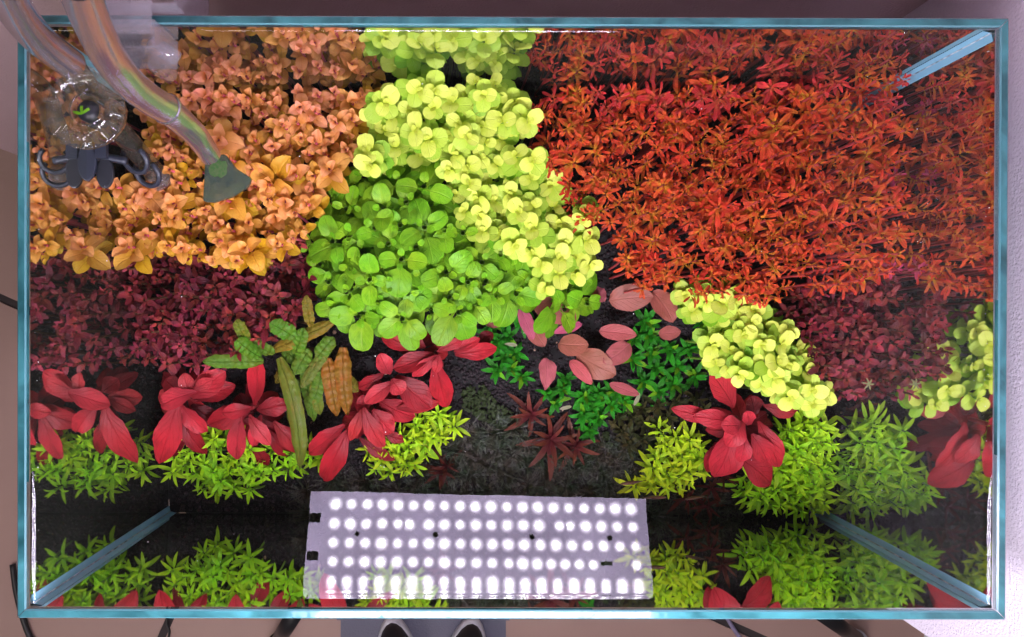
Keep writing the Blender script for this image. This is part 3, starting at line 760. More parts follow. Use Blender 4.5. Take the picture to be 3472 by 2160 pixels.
traced_plant('red_leaf_plant', 'big red-leaved plant beside the side glass with long leaves hanging over the star grass', 'plant', (440,935), .160, [
 ((425,950), .168, (380,1099), .185, 70, (1.05,1,1)), ((428,975), .18, (492,1078), .195, 44, DK), ((432,962), .165, (493,1026), .17, 52, (1.05,1.2,1.2)),
 ((465,930), .150, (383,962), .158, 54, PKc), ((455,945), .158, (536,882), .155, 64, (1,1.3,1.2)), ((450,935), .155, (437,885), .15, 40, (.9,1.6,1.2)),
 ((440,965), .185, (413,1085), .2, 40, DD), ((470,950), .175, (560,915), .175, 50, DK), ((430,930), .17, (392,900), .17, 50, DK), ((460,925), .15, (505,900), .145, 34, (1,1.7,1.4)),
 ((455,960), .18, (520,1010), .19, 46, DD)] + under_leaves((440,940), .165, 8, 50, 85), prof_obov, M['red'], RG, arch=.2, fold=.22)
traced_plant('red_leaf_plant', 'red-leaved plant with one upright leaf, half hidden by the long fern fronds', 'plant', (595,970), .168, [
 ((604,962), .168, (612,840), .135, 50, (1.02,1,1)), ((572,985), .168, (560,1092), .185, 50, (1.05,1.5,1.4)), ((592,985), .16, (642,1056), .165, 42, (1,1.7,1.4)),
 ((597,1050), .19, (636,1106), .2, 44, DK), ((605,960), .172, (495,1008), .178, 62, DK), ((600,968), .165, (528,980), .16, 40, (.85,.9,.9)),
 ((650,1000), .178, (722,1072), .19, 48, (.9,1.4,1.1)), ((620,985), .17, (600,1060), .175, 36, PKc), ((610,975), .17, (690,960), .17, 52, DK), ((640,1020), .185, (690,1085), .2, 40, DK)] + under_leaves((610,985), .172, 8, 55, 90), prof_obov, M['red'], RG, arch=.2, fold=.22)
traced_plant('red_leaf_plant', 'red-leaved plant with a pointed leaf hanging down beside the brown fern tips', 'plant', (865,985), .165, [
 ((818,1008), .172, (733,1076), .18, 52, (.98,1,1)), ((830,1015), .172, (768,1142), .185, 58, (1.05,1,1)), ((858,972), .158, (832,1046), .165, 32, OR),
 ((864,968), .155, (912,1062), .168, 46, (.9,1.4,1.1)), ((885,972), .160, (932,1028), .168, 58, (.92,1.1,1)), ((912,1028), .178, (962,1046), .182, 30, DK),
 ((852,1038), .18, (938,1092), .188, 32, DK, {'bow':.12}), ((940,970), .17, (1042,956), .172, 36, (.95,1.5,1.2)), ((938,905), .150, (866,957), .152, 42, (1,1.5,1.3)),
 ((928,888), .145, (903,838), .135, 44, (1.02,1.7,1.5)), ((940,892), .160, (1024,968), .168, 72, DK), ((911,886), .155, (850,922), .16, 34, DK), ((930,900), .148, (955,935), .15, 46, (1,1.7,1.4)),
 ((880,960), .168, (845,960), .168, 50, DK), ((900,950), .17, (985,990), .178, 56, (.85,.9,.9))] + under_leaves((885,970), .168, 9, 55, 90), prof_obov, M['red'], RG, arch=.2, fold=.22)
traced_plant('red_leaf_plant', 'red-leaved plant under the green clump with a wide leaf lying on the bare soil', 'plant', (1035,838), .155, [
 ((1032,852), .158, (1060,966), .185, 58, (1.05,1,1)), ((1030,838), .155, (934,876), .155, 50, DK), ((1036,842), .150, (980,895), .155, 34, (1.05,1.1,1.1)),
 ((1042,842), .148, (1034,885), .15, 26, (1.05,1.3,1.2)), ((1038,835), .150, (1102,808), .148, 28, (.9,1,1)), ((1080,842), .152, (1179,826), .158, 44, (1.05,1.1,1.1)),
 ((1078,835), .150, (1140,803), .148, 30, (1.05,1.1,1.1)), ((988,830), .152, (903,792), .15, 48, (.8,.8,.8)), ((1066,796), .15, (1132,768), .15, 38, (.95,1,1)),
 ((1130,815), .162, (1170,790), .165, 34, DD), ((1010,825), .158, (960,800), .158, 44, DK)] + under_leaves((1000,830), .155, 6, 45, 75), prof_obov, M['red'], RG, arch=.2, fold=.2)
traced_plant('red_leaf_plant', 'big red rosette plant between the yellow-green and the bright green star grass', 'plant', (1765,1005), .152, [
 ((1742,968), .160, (1688,884), .150, 64, (1.02,1.05,1)), ((1706,1000), .165, (1593,970), .165, 42, (.92,1,1)), ((1745,1000), .155, (1645,988), .155, 48, (.95,1.1,1.1)),
 ((1740,1010), .158, (1697,1132), .172, 84, (.98,1.2,1.2)), ((1800,1000), .158, (1848,1108), .165, 56, (1,1.2,1.1)), ((1775,1010), .148, (1772,975), .138, 34, PKc),
 ((1770,1040), .150, (1758,1098), .155, 44, PKc), ((1755,1085), .165, (1830,1147), .178, 74, (.98,1.1,1.1)), ((1812,962), .165, (1892,977), .165, 44, (.75,1.3,1)),
 ((1790,985), .162, (1782,940), .158, 50, DD), ((1785,1030), .152, (1822,1095), .158, 56, (.95,1.15,1.1)), ((1760,1010), .145, (1712,1010), .145, 50, (.92,1.2,1.2)),
 ((1790,1060), .16, (1855,1060), .17, 60, DK), ((1700,1050), .17, (1682,1120), .18, 50, DK), ((1765,1000), .15, (1725,1060), .15, 56, (1.0,1.15,1.15))] + under_leaves((1765,1015), .160, 10, 60, 100), prof_obov, M['red'], RG, arch=.22, fold=.16)

# ---- fern
BRN, OCH, YG, LG = (2.4,.75,1.0), (1.7,.95,1.0), (1.4,1.25,1.1), (.9,1.25,1.1)
traced_plant('fern', 'fern with long puckered green to brown fronds among the red leaves', 'fern', (720,835), .172, [
 ((645,832), .150, (797,762), .132, 36, (1.9,1.0,1.0), {'bow':.06}), ((662,850), .150, (712,1112), .165, 44, (1.15,1.0,1), {'bow':-.14}),
 ((778,822), .150, (714,922), .152, 30, (1.25,1.1,1.6)), ((672,832), .158, (748,880), .162, 40, LG), ((778,850), .158, (800,988), .172, 42, BRN, {'bow':-.04}),
 ((815,825), .155, (826,985), .17, 42, BRN), ((766,878), .160, (735,972), .17, 34, LG), ((625,858), .135, (480,858), .118, 38, (.9,1.3,1.1)), ((562,806), .112, (622,850), .135, 40, (.8,1.4,1)),
 ((700,800), .125, (640,766), .112, 46, (.75,1.35,1)), ((700,840), .150, (722,778), .130, 38, (.85,1.35,1)), ((752,850), .150, (792,800), .140, 40, LG), ((735,830), .150, (700,890), .150, 40, LG), ((790,870), .165, (850,930), .17, 40, OCH), ((650,840), .145, (585,812), .128, 34, LG), ((745,900), .165, (760,985), .17, 30, YG), ((700,900), .175, (690,1010), .19, 36, (.7,.8,.8)),
 ((720,880), .175, (745,1000), .19, 34, LG), ((738,775), .125, (728,700), .108, 28, OCH), ((590,812), .125, (563,758), .108, 32, YG), ((680,865), .17, (655,910), .175, 30, OCH)],
 prof_strap, M['fern'], None, stem='stem_brown', arch=.14, fold=-.22, wave=.05, nw=5, partname='frond', wmul=1.0, nseg=44, cols=4, pucker=.10)

# ---- pink broad leaves around the bare soil
def c7(x, y): return (1120.4 + x * .3474, 560.2 + y * .3474)
MAG, BR2 = (1.35,1.1,2.0), (.85,1.0,.8)
PP = [
 ('pink-leaved plant half covered by the edge of the green clump', (1300,745), [(c7(420,430), c7(710,580), 70, (.95,1,.95)), (c7(840,350), c7(905,450), 34, (1,1.0,1.4)), (c7(255,530), c7(95,610), 36, (.7,.8,.75))]),
 ('pink plant with a two-toned upright leaf beside the small green rosettes', (1262,790), [(c7(330,490), c7(420,710), 34, MAG), (c7(400,590), c7(500,755), 44, (1,1.1,1)), (c7(750,600), c7(560,665), 26, (1.6,1.1,2.4))]),
 ('pink diamond-shaped single-leaf plant on the bare soil', (1295,860), [(c7(513,835), c7(498,1055), 50, (1.25,1.2,1.5))]),
 ('dusky pink plant with the largest leaf over the middle of the bare soil', (1400,845), [(c7(590,735), c7(798,745), 54, (.95,1.15,.85)), (c7(670,850), c7(820,1015), 32, (1.45,1.1,1.3)), (c7(720,800), c7(985,945), 72, (.85,1.1,.8)), (c7(1080,735), c7(895,865), 52, (1.15,1.15,1.3))]),
 ('reddish pink plant with a folded leaf next to the dark green rosettes', (1440,790), [(c7(868,650), c7(1128,680), 40, (1.1,.95,1.05)), (c7(1275,665), c7(1428,650), 35, (1.0,1.0,1.0)), (c7(940,1010), c7(1145,1085), 28, (1.15,1.0,1.2))]),
 ('brownish pink plant with ragged leaves below the orange thicket', (1530,720), [(c7(935,440), c7(1240,415), 66, (.85,1.05,.9)), (c7(1235,380), c7(1375,592), 56, (1.0,1.1,.95))]),
]
for lbl, c, lv in PP:
    traced_plant('pink_leaf_plant', lbl, 'plant', c, .190, [(b, .182, t, .172, wp, ti) for b, t, wp, ti in lv], prof_point if 'diamond' in lbl else prof_oval, M['pink'], 'pink broad-leaved plants', stem='stem_brown', arch=.12, fold=.14, wave=.05)

# ---- small green rosettes
sg_me = variants('small_leaf', prof_lance, .36, M['smallgreen'], 5, nseg=5, cols=1, el=.35, bend=.9, fold=.2)
def ros(name, lbl, cat, grp, p, meshes, L, n, dep=None, tint=(1,1,1), el0=60, el1=2, var=.3, stem='stem_green', odd=.15):
    g = at(p[0], p[1], .205); b = Vector((g.x, g.y, ZW - soil_dep(g.x, g.y)))
    root = empty(name, b - Vector((0,0,.003))); tag(root, lbl, cat, grp)
    put_stem(root, Vector((0,0,.012)), .0012, stem)
    az = random.uniform(0, 360)
    for k in range(n):
        az += 137.5 + random.uniform(-12, 12); t = k / max(1, n - 1)
        e = el1 + (el0 - el1) * t + random.uniform(-12, 12)
        col = jit(tint, var)
        if random.random() < odd: col = (col[0] * 5, col[1] * 1.5, col[2], 1)
        m = Matrix.Translation((0, 0, .007 + .010 * t)) @ Matrix.Rotation(R(az), 4, 'Z') @ Matrix.Rotation(R(e), 4, 'X') @ Matrix.Rotation(R(random.uniform(-20, 20)), 4, 'Y') @ Matrix.Scale(L * random.uniform(.75, 1.15) * (1.05 - .35 * t), 4)
        put('leaf', random.choice(meshes), root, m, col)
    return root
for p in [(1175,770),(1205,800),(1240,765),(1195,850),(1215,875),(1230,715),(1180,815),(1250,735),(1165,795),(1222,838),(1180,880),(1240,895),(1215,740)]:
    ros('small_green_rosette', 'small green pointed-leaf rosette between the red plant and the pink leaves', 'plant', 'green rosettes beside the red plant', p, sg_me, .0155, 10)
for p in [(1300,935),(1320,955),(1345,900),(1335,925)]:
    ros('small_green_rosette', 'small green rosette below the pink diamond leaf', 'plant', 'green rosettes below the diamond leaf', p, sg_me, .0145, 9)
for p in scatter([(1500,800),(1560,790),(1640,820),(1670,870),(1640,920),(1580,960),(1520,920),(1500,860)], 36, seed=21) + [(1530,765),(1690,790),(1665,755)]:
    ros('small_green_rosette', 'small green rosette in the thick tuft left of the lime patch above the olive leaves', 'plant', 'green rosettes by the lime patch', p, sg_me, .0165, 12)
for p in scatter([(1365,940),(1430,930),(1500,930),(1480,970),(1430,1010),(1400,1030),(1375,990)], 30, seed=22):
    ros('small_green_rosette', 'small green rosette in the tuft beside the red-brown star plants', 'plant', 'green rosettes by the star plants', p, sg_me, .0160, 12)
ol_me = variants('olive_leaf', prof_strap, .24, M['olive'], 4, nseg=5, cols=1, el=.3, bend=.7, fold=.15, wave=.04)
for p in scatter([(1480,975),(1560,960),(1650,940),(1680,985),(1620,1010),(1560,1020),(1520,1060),(1480,1060),(1460,1010)], 32, seed=23):
    ros('olive_rosette', 'dull olive narrow-leaved rosette in the dark strip beside the big red plant', 'plant', 'olive rosettes in the dark strip', p, ol_me, .0155, 10, var=.4, odd=0)
rs_me = variants('star_blade', prof_lance, .20, M['redstar'], 4, nseg=6, cols=1, el=.3, bend=.7, fold=.3)
for p, s, lbl in [((1262,985),1.0,'red-brown star rosette touching the bare soil'),((1308,1045),1.25,'largest red-brown star rosette over the dark hair grass'),((1368,1062),1.0,'red-brown star rosette beside the small green tuft')]:
    ros('red_star_plant', lbl, 'plant', 'red-brown star rosettes', p, rs_me, .028*s, 11, tint=(.72,.75,.75), el0=45, el1=0, var=.2, stem='stem_brown', odd=0)
for p in [(1060,1110),(1045,1125),(1700,1165),(1725,1130),(1905,960),(1930,985),(1640,1190),(1690,1210)]:
    ros('red_star_plant', 'dim red-brown narrow rosette on the dark soil', 'plant', 'dim star rosettes on the soil', p, rs_me, .021, 9, tint=(.5,.45,.45), el0=45, el1=0, var=.2, stem='stem_brown', odd=0)
# pale dying leaves on the small plants
dy_me = variants('dying_leaf', prof_lance, .34, M['dying'], 3, nseg=5, cols=1, el=.1, bend=.4, fold=.2)
for p, a, L, lbl in [((1228,820),80,.011,'pale dying leaf leaning on the green rosettes beside the red plant'),((1357,965),100,.011,'pale yellow leaf in the tuft beside the star plants'),((1505,962),-30,.012,'whitish withered leaf between the green tuft and the olive leaves')]:
    q = at(p[0], p[1], .186)
    o = put('withered_leaf', dy_me[0], None, Matrix.Translation(q) @ Matrix.Rotation(R(a), 4, 'Z') @ Matrix.Scale(L, 4)); o.color = (1,1,1,1); tag(o, lbl, 'leaf')
pw = empty('white_sprig', at(2062, 912, .112)); tag(pw, 'cream white star-shaped sprig lying on the wine-red stems', 'sprig')
for a in (10, 75, 140, 200, 265, 320): put('leaf', star_me[a % 5], pw, Matrix.Rotation(R(a), 4, 'Z') @ Matrix.Scale(.0055, 4), (.8,.38,8,1))

# ---- fine dark carpets (nobody could count the blades)
def hair(name, poly, sp, blades, L, label, cat):
    v = []; f = []
    for c in scatter(poly, sp, seed=31):
        g = at(c[0], c[1], .215); z0 = ZW - soil_dep(g.x, g.y)
        for _ in range(blades):
            a = random.uniform(0, 2*PI); l = L * random.uniform(.6, 1.2); o = Vector((g.x + random.gauss(0,.0008), g.y + random.gauss(0,.0008), z0))
            d = Vector((math.cos(a), math.sin(a), 0)); s = Vector((-d.y, d.x, 0)) * .00030; el = random.uniform(.3, 1.35)
            p = [o, o + (d * math.cos(el) + Vector((0,0,math.sin(el)))) * l * .55]
            p.append(p[1] + (d * math.cos(el - .7) + Vector((0,0,math.sin(el - .7)))) * l * .45)
            k = len(v); v += [p[0]-s, p[0]+s, p[1]-s, p[1]+s, p[2]]
            f += [(k,k+1,k+3,k+2), (k+2,k+3,k+4)]
    o = put(name, mesh(name, v, f, M['hair'], False)); o['kind'] = 'stuff'; tag(o, label, cat)
hair('hair_grass', [(1090,1010),(1200,1000),(1330,1080),(1450,1070),(1560,1040),(1500,1120),(1480,1170),(1540,1210),(1560,1235),(1100,1235),(880,1235),(720,1220),(700,1180),(780,1140),(860,1140),(960,1150),(1080,1100)], 38, 70, .026, 'fine dark hair grass carpet along the front of the aquarium', 'grass')
hair('thin_grass', [(1570,1195),(1680,1160),(1740,1190),(1790,1215),(1600,1235)], 24, 32, .015, 'thin dark hair grass beside the thick star grass patch', 'grass')
def pebbles(name, poly, n, label):
    v = []; f = []; uv = []; r = random.Random(5)
    while len(v) < n * 7:
        p = (r.uniform(min(a for a,b in poly), max(a for a,b in poly)), r.uniform(min(b for a,b in poly), max(b for a,b in poly)))
        if not inside(p, poly): continue
        g = at(p[0], p[1], .208); c = Vector((g.x, g.y, ZW - soil_dep(g.x, g.y) + r.uniform(0, .006)))
        rot = Euler((r.uniform(-.6,.6), r.uniform(-.6,.6), r.uniform(0,6))).to_matrix(); s = r.uniform(.0012, .0024); k = len(v)
        v.append(c); uv.append((.5,.5))
        for q in range(6):
            a = q * PI / 3; v.append(c + rot @ Vector((math.cos(a)*s, math.sin(a)*s*.8, .0004))); uv.append((.5+.5*math.cos(a), .5+.5*math.sin(a)))
        f += [(k, k+1+q, k+1+(q+1) % 6) for q in range(6)]
    o = put(name, mesh(name, v, f, M['pebbleleaf'], True, uv)); o['kind'] = 'stuff'; tag(o, label, 'plant')
pebbles('round_leaf_carpet', [(1095,925),(1150,915),(1180,960),(1230,990),(1250,1010),(1200,1020),(1140,1000),(1100,970)], 300, 'dark tiny round-leaved carpet below the bare soil')
pebbles('round_leaf_carpet', [(1390,1040),(1450,1030),(1460,1080),(1430,1110),(1390,1090)], 130, 'dark tiny round-leaved tuft beside the olive leaves')

# ------------------------------------------------------------------ fish
def fish(p, d, ang, L, label):
    v = []; f = []; ns = 10
    prof = [(0,.004),(.06,.05),(.16,.085),(.32,.105),(.5,.095),(.68,.06),(.8,.03),(.84,.028)]
    for x, r in prof:
        for k in range(ns):
            a = 2*PI*k/ns; v.append(((x-.4)*L, r*.6*L*math.cos(a), r*1.25*L*math.sin(a)))
    for i in range(len(prof)-1):
        for k in range(ns): f.append((i*ns+k, i*ns+(k+1)%ns, (i+1)*ns+(k+1)%ns, (i+1)*ns+k))
    root = empty('fish', at(p[0], p[1], d)); root.rotation_euler = (0,0,R(ang)); tag(root, label, 'fish', 'small brown fish')
    put('body', mesh('body', v, f, M['fish']), root)
    fin = [(.42*L,.002*L,0),(.62*L,.02*L,.10*L),(.58*L,.01*L,0),(.62*L,.02*L,-.10*L),(.42*L,-.002*L,0),(.62*L,.016*L,.10*L),(.62*L,.016*L,-.10*L)]
    put('tail_fin', mesh('tail_fin', fin, [(0,1,2,3),(4,6,2,5)], M['fin'], False), root)
    put('dorsal_fin', mesh('dorsal_fin', [(0,.003*L,.12*L),(.18*L,.003*L,.09*L),(.16*L,0,.19*L),(0,-.003*L,.12*L),(.18*L,-.003*L,.09*L)], [(0,1,2),(3,2,4)], M['fin'], False), root)
    for s in (-1, 1):
        e = put('eye', mesh('eye', [Vector(q)*.016*L for q in IV], IF, M['black']), root, Matrix.Translation((-.31*L, s*.045*L, .02*L)))
M['fish'] = pmat('brown_fish_skin', (.11,.035,.018), .35, noise=(220,.8,(.05,.035,.025)))
M['fin'] = clearmat('fin_film', (.7,.5,.4), 1.35, .2, haze=.5, hazecol=(.16,.06,.03))
fish((1497,1146), .165, 8, .022, 'small brown fish over the yellow-green star grass, its head towards the hair grass')
fish((1556,1181), .17, 182, .023, 'small brown fish by the lower tip of the yellow-green star grass')
fish((1648,1182), .185, 10, .020, 'small dark fish over the thin grass below the big red plant')

# ------------------------------------------------------------------ lamp over the front of the tank (seen mirrored in the water)
A = Vector((0, -.180, ZW + .340)); B = Vector((0, -.286, ZW + .302))
pn = Vector((1,0,0)).cross((B - A).normalized()); pn = pn if pn.z < 0 else -pn
def lamp_pt(x, y):
    P = at(x, y, 0); d = (P - CAM); d.z = -d.z
    t = (A - P).dot(pn) / d.dot(pn)
    return P + d * t
c0, c1, c2, c3 = lamp_pt(738,1166), lamp_pt(1532,1184), lamp_pt(1560,1492), lamp_pt(712,1492)
lamp = empty('led_lamp', (c0 + c2) / 2); tag(lamp, 'flat LED lamp over the front glass, its bright dots mirrored in the water', 'lamp')
LO = lamp.location
put('light_board', mesh('light_board', [p - LO for p in (c0,c1,c2,c3)], [(0,1,2,3)], M['board'], False), lamp)
bd = lamp.children[0]
up_ = -pn
g = .006
hv = [p - LO + up_ * .002 for p in (c0,c1,c2,c3)] + [p - LO + up_ * .02 for p in (c0,c1,c2,c3)]
hv = [q + (q - up_ * q.dot(up_)).normalized() * g for q in hv]
put('housing', mesh('housing', hv, [(0,1,2,3),(7,6,5,4),(0,4,5,1),(1,5,6,2),(2,6,7,3),(3,7,4,0)], M['alu'], False), lamp)
rows = [((798,1197),(1497,1209)), ((795,1243),(1502,1251)), ((792,1288),(1508,1297)), ((790,1332),(1511,1342)), ((786,1378),(1515,1387)), ((782,1424),(1518,1432)), ((778,1466),(1522,1472))]
dv = [(0,0,.0)] + [(math.cos(a*PI/5)*.0080, math.sin(a*PI/5)*.0080, 0) for a in range(10)]
led_me = mesh('led', dv, [(0, 1+a, 1+(a+1) % 10) for a in range(10)], M['led'], False)
rotm = Vector((0,0,1)).rotation_difference(pn).to_matrix().to_4x4()
for ri, (a, b) in enumerate(rows):
    for k in range(20):
        if ri == 3 and k in (18,): continue
        t = k / 19
        x, y = a[0] + (b[0]-a[0]) * t, a[1] + (b[1]-a[1]) * t
        if ri == 1 and k == 5: x -= 10
        if ri == 1 and k == 14: x += 12
        if ri == 3 and 11 < k < 18: x -= 5 * (k - 11) * .9
        q = lamp_pt(x, y) + pn * .0012
        s = random.uniform(.88, 1.12)
        put('led', led_me, lamp, Matrix.Translation(q - LO) @ rotm @ Matrix.Scale(s, 4))
for x, y in ((849,1267),(1035,1270),(1261,1275),(1448,1277)):
    q = lamp_pt(x, y) + pn * .0014
    put('screw', mesh('screw', [Vector(p) * .34 for p in dv], [(0, 1+a, 1+(a+1) % 10) for a in range(10)], M['hole'], False), lamp, Matrix.Translation(q - LO) @ rotm)
for x, y, sx, sy in ((748,1229,.006,.0045),(743,1320,.006,.0045),(1440,1338,.006,.002)):
    q = lamp_pt(x, y) + pn * .001
    put('board_notch', mesh('board_notch', [(-sx,-sy,0),(sx,-sy,0),(sx,sy,0),(-sx,sy,0)], [(0,1,2,3)], M['hole'], False), lamp, Matrix.Translation(q - LO) @ rotm)  # flat dark patches standing for notches cut into the board

# ------------------------------------------------------------------ pipes and fittings
def c1(x, y): return (x * .3242, y * .3242)
def pipe_pts(lst): return [at(*c1(x, y), z=ZR + h) for x, y, h in lst]
# outlet pipe with flat nozzle
pp = catmull(pipe_pts([(560,-160,.165),(620,20,.135),(700,220,.098),(800,420,.066),(950,610,.038),(1110,735,.012),(1225,800,-.004)]), 8)
out = empty('outlet_pipe', pp[-1]); tag(out, 'polished steel outlet pipe arching in with a flat algae-stained nozzle', 'pipe')
O0 = out.location
def rel(v, o): return [Vector(p) - o for p in v]
v, f = tube_vf(pp, .0090, 24, False); put('steel_tube', mesh('steel_tube', rel(v, O0), f, M['steel']), out)
rr = [pp[-1] + (pp[-1]-pp[-2]).normalized() * k for k in (-.002, -.0005, .001)]
v, f = tube_vf(rr, [.0092, .0100, .0092], 20, False); put('collar', mesh('collar', rel(v, O0), f, M['steel']), out)
lp = catmull([pp[-1]] + pipe_pts([(1330,890,-.020),(1430,985,-.034),(1500,1080,-.048),(1545,1150,-.056)]), 6)
v, f = tube_vf(lp, [.0088 - .00008*i for i in range(len(lp))], 20, False); put('lower_tube', mesh('lower_tube', rel(v, O0), f, M['steel']), out)
nz = [(1495,1165),(1640,1120),(1725,1230),(1835,1300),(1815,1360),(1690,1440),(1560,1480),(1480,1475),(1490,1300)]
top = [at(*c1(x, y), z=ZR - .060) for x, y in nz]; bot = [p - Vector((0,0,.007)) for p in top]
n_ = len(top); v = top + bot; f = [tuple(range(n_)), tuple(range(2*n_-1, n_-1, -1))] + [(i, n_+i, n_+(i+1) % n_, (i+1) % n_) for i in range(n_)]
o = put('nozzle', mesh('nozzle', rel(v, O0), [q[::-1] for q in f], M['algae'], False), out); bevel(o, .002, 3)
sp_ = [at(*c1(1595 + 75 * math.cos(a) * random.uniform(.75,1.15), 1235 + 72 * math.sin(a) * random.uniform(.75,1.15)), z=ZR - .0597) for a in np.linspace(0, 2*PI, 17)[:-1]]
put('algae_patch', mesh('algae_patch', rel(sp_, O0), [tuple(range(16))[::-1]], M['alga_spot'], False), o).matrix_basis = Matrix.Identity(4)

# intake pipe with skimmer cup
ip = catmull(pipe_pts([(-60,-260,.14),(40,-60,.105),(150,130,.068),(290,290,.032),(420,395,.008),(520,470,-.008)]), 8)
inl = empty('intake_pipe', ip[-1]); tag(inl, 'steel and glass intake pipe with a ribbed clear skimmer cup in the corner', 'pipe')
O1 = inl.location
v, f = tube_vf(ip, .0092, 24, False); put('steel_tube', mesh('steel_tube', rel(v, O1), f, M['steel']), inl)
lp = catmull([ip[-1]] + pipe_pts([(640,640,-.045),(800,860,-.07),(980,1080,-.095),(1190,1330,-.12)]), 6)
v, f = tube_vf(lp, .0078, 18, False); put('glass_tube', mesh('glass_tube', rel(v, O1), f, M['glassy']), inl)
for k in range(4):
    q = lp[-1] + (lp[-1]-lp[-2]).normalized() * (-.003 * k)
    v, f = tube_vf([q, q + (lp[-1]-lp[-2]).normalized() * .0012], .0086, 18, True); put('strainer_ring', mesh('strainer_ring', rel(v, O1), f, M['clearpl']), inl)
cc = at(*c1(620, 800), z=ZR - .004)
cv, cf = lathe_vf([(.0075,-.030),(.0085,-.012),(.0088,-.0005),(.0100,.0),(.0105,-.004),(.016,-.007),(.021,-.003),(.0235,.0005),(.0240,-.003),(.021,-.012),(.013,-.022),(.0080,-.030)], 40)
cup = put('skimmer_cup', mesh('skimmer_cup', rel([Vector(p) + cc for p in cv], O1), cf, M['clearcup']), inl)
tv_, tf_ = box_vf(-.0016, .0016, -.0042, .0042, -.003, .005)
tooth = mesh('rib', tv_, tf_, M['clearcup'], False)
for k in range(20):
    a = 2*PI*k/20 + .1
    if k in (5,): continue
    o = put('rib', tooth, cup, Matrix.Translation(cc - O1) @ Matrix.Rotation(a, 4, 'Z') @ Matrix.Translation((0, .0195 + random.uniform(-.001,.001), 0)) @ Matrix.Rotation(R(random.uniform(-8,8)-25), 4, 'X'))
    bevel(o, .0008, 2)
v, f = tube_vf([cc + Vector((0,0,-.004)), cc + Vector((0,0,-.022))], .0066, 20, True); put('cup_throat', mesh('cup_throat', rel(v, O1), f, M['darkpl']), inl)
for a in (0.4, 1.4, 2.6):
    put('caught_leaf', star_me[1], cup, Matrix.Translation(cc - O1 + Vector((-.003,-.002,-.0035))) @ Matrix.Rotation(a - 1.2, 4, 'Z') @ Matrix.Scale(.008, 4), (.5,.6,1,1))

# grey holder clip on the intake
hc = at(*c1(700, 1170), z=ZR - .085)
clip = empty('pipe_clip', hc); tag(clip, 'dark blue-grey plastic holder clip gripping the glass intake under the skimmer cup', 'clip')
def ring(c, r, r2, a0, a1, tilt, n=18):
    pts = [c + tilt @ Vector((math.cos(a)*r, math.sin(a)*r, 0)) for a in np.linspace(a0, a1, n)]
    return tube_vf(pts, r2, 8, True)
tl = Euler((R(30), R(-20), 0)).to_matrix()
for (x, y, dz) in ((990,1170,-.0), (1080,1270,-.012)):
    v, f = ring(at(*c1(x, y), z=ZR - .092 + dz), 0.0098, .0019, PI*.75, PI*2.25, tl); put('grip_ring', mesh('grip_ring', rel(v, hc), f, M['grey']), clip)
v, f = tube_vf(catmull([at(*c1(x, y), z=ZR - .085) for x, y in ((420,1120),(560,1140),(760,1150),(930,1180))], 5), .0028, 8, True); put('cross_bar', mesh('cross_bar', rel(v, hc), f, M['grey']), clip)
for (x, y, rx, ry, mt, dz) in ((628,1185,.0072,.0135,'grey',.004),(560,1180,.006,.0125,'darkpl',-.002),(765,1265,.0062,.0110,'darkpl',.0)):
    q = at(*c1(x, y), z=ZR - .083 + dz)
    pv = [q + Vector((math.cos(a)*rx, math.sin(a)*ry, 0)) for a in np.linspace(0, 2*PI, 25)[:-1]]; pv2 = [p - Vector((0,0,.003)) for p in pv]
    f = [tuple(range(24)), tuple(range(47, 23, -1))] + [(i, 24+i, 24+(i+1) % 24, (i+1) % 24) for i in range(24)]
    bevel(put('wing', mesh('wing', rel(pv + pv2, hc), f, M[mt], False), clip), .0008, 2)
for x, y in ((425,1085),(735,1105)):
    q = at(*c1(x, y), z=ZR - .078); sq = box_vf(-.004,.004,-.005,.005,-.004,.0); put('lug', mesh('lug', rel([Vector(p)+q for p in sq[0]], hc), sq[1], M['grey'], False), clip)
# a heater-like tube stands under the clip down to the soil
# clear hang-on box at the back rim
hb = at(*c1(990, 190), z=ZR)
hang = empty('hang_on_box', hb); tag(hang, 'clear plastic box hooked over the back glass edge with a small spout and knob', 'box')
def cbox(name, x0, x1, y0, y1, z0, z1, par, w_=.0016, mt='clearpl'):
    """open-topped box of clear walls in metres around hb"""
    vs = []; fs = []
    for b in ((x0,x1,y0,y1,z0,z0+w_),(x0,x1,y0,y0+w_,z0+w_,z1),(x0,x1,y1-w_,y1,z0+w_,z1),(x0,x0+w_,y0+w_,y1-w_,z0+w_,z1),(x1-w_,x1,y0+w_,y1-w_,z0+w_,z1)):
        vv, ff = box_vf(*b); k = len(vs); vs += vv; fs += [tuple(q + k for q in t) for t in ff]
    return put(name, mesh(name, vs, fs, M[mt], False), par)
yb = TY - hb.y
cbox('inner_chamber', -.022, .0155, yb - TG - .018, yb - TG - .001, -.030, .010, hang)
cbox('outer_chamber', -.024, .029, yb + .001, yb + .030, -.050, .012, hang)
bb = box_vf(-.021, .0150, yb - .016, yb + .018, .0125, .0140); put('bridge', mesh('bridge', bb[0], bb[1], M['clearpl'], False), hang)
q = at(*c1(1165, 480), z=ZR - .022) - hb
v, f = tube_vf([q + Vector((0,0,-.018)), q + Vector((0,0,.004))], .0062, 24, True)
kn = put('knob', mesh('knob', v, f, M['clearpl']), hang); bevel(kn, .002, 3)
kpts = catmull([at(*c1(x, y), z=ZR + h) - hb for x, y, h in ((1120,330,-.008),(1200,370,-.006),(1290,430,-.012))], 5)
v, f = tube_vf(kpts, .0052, 16, True); put('spout', mesh('spout', v, f, M['clearpl']), hang)

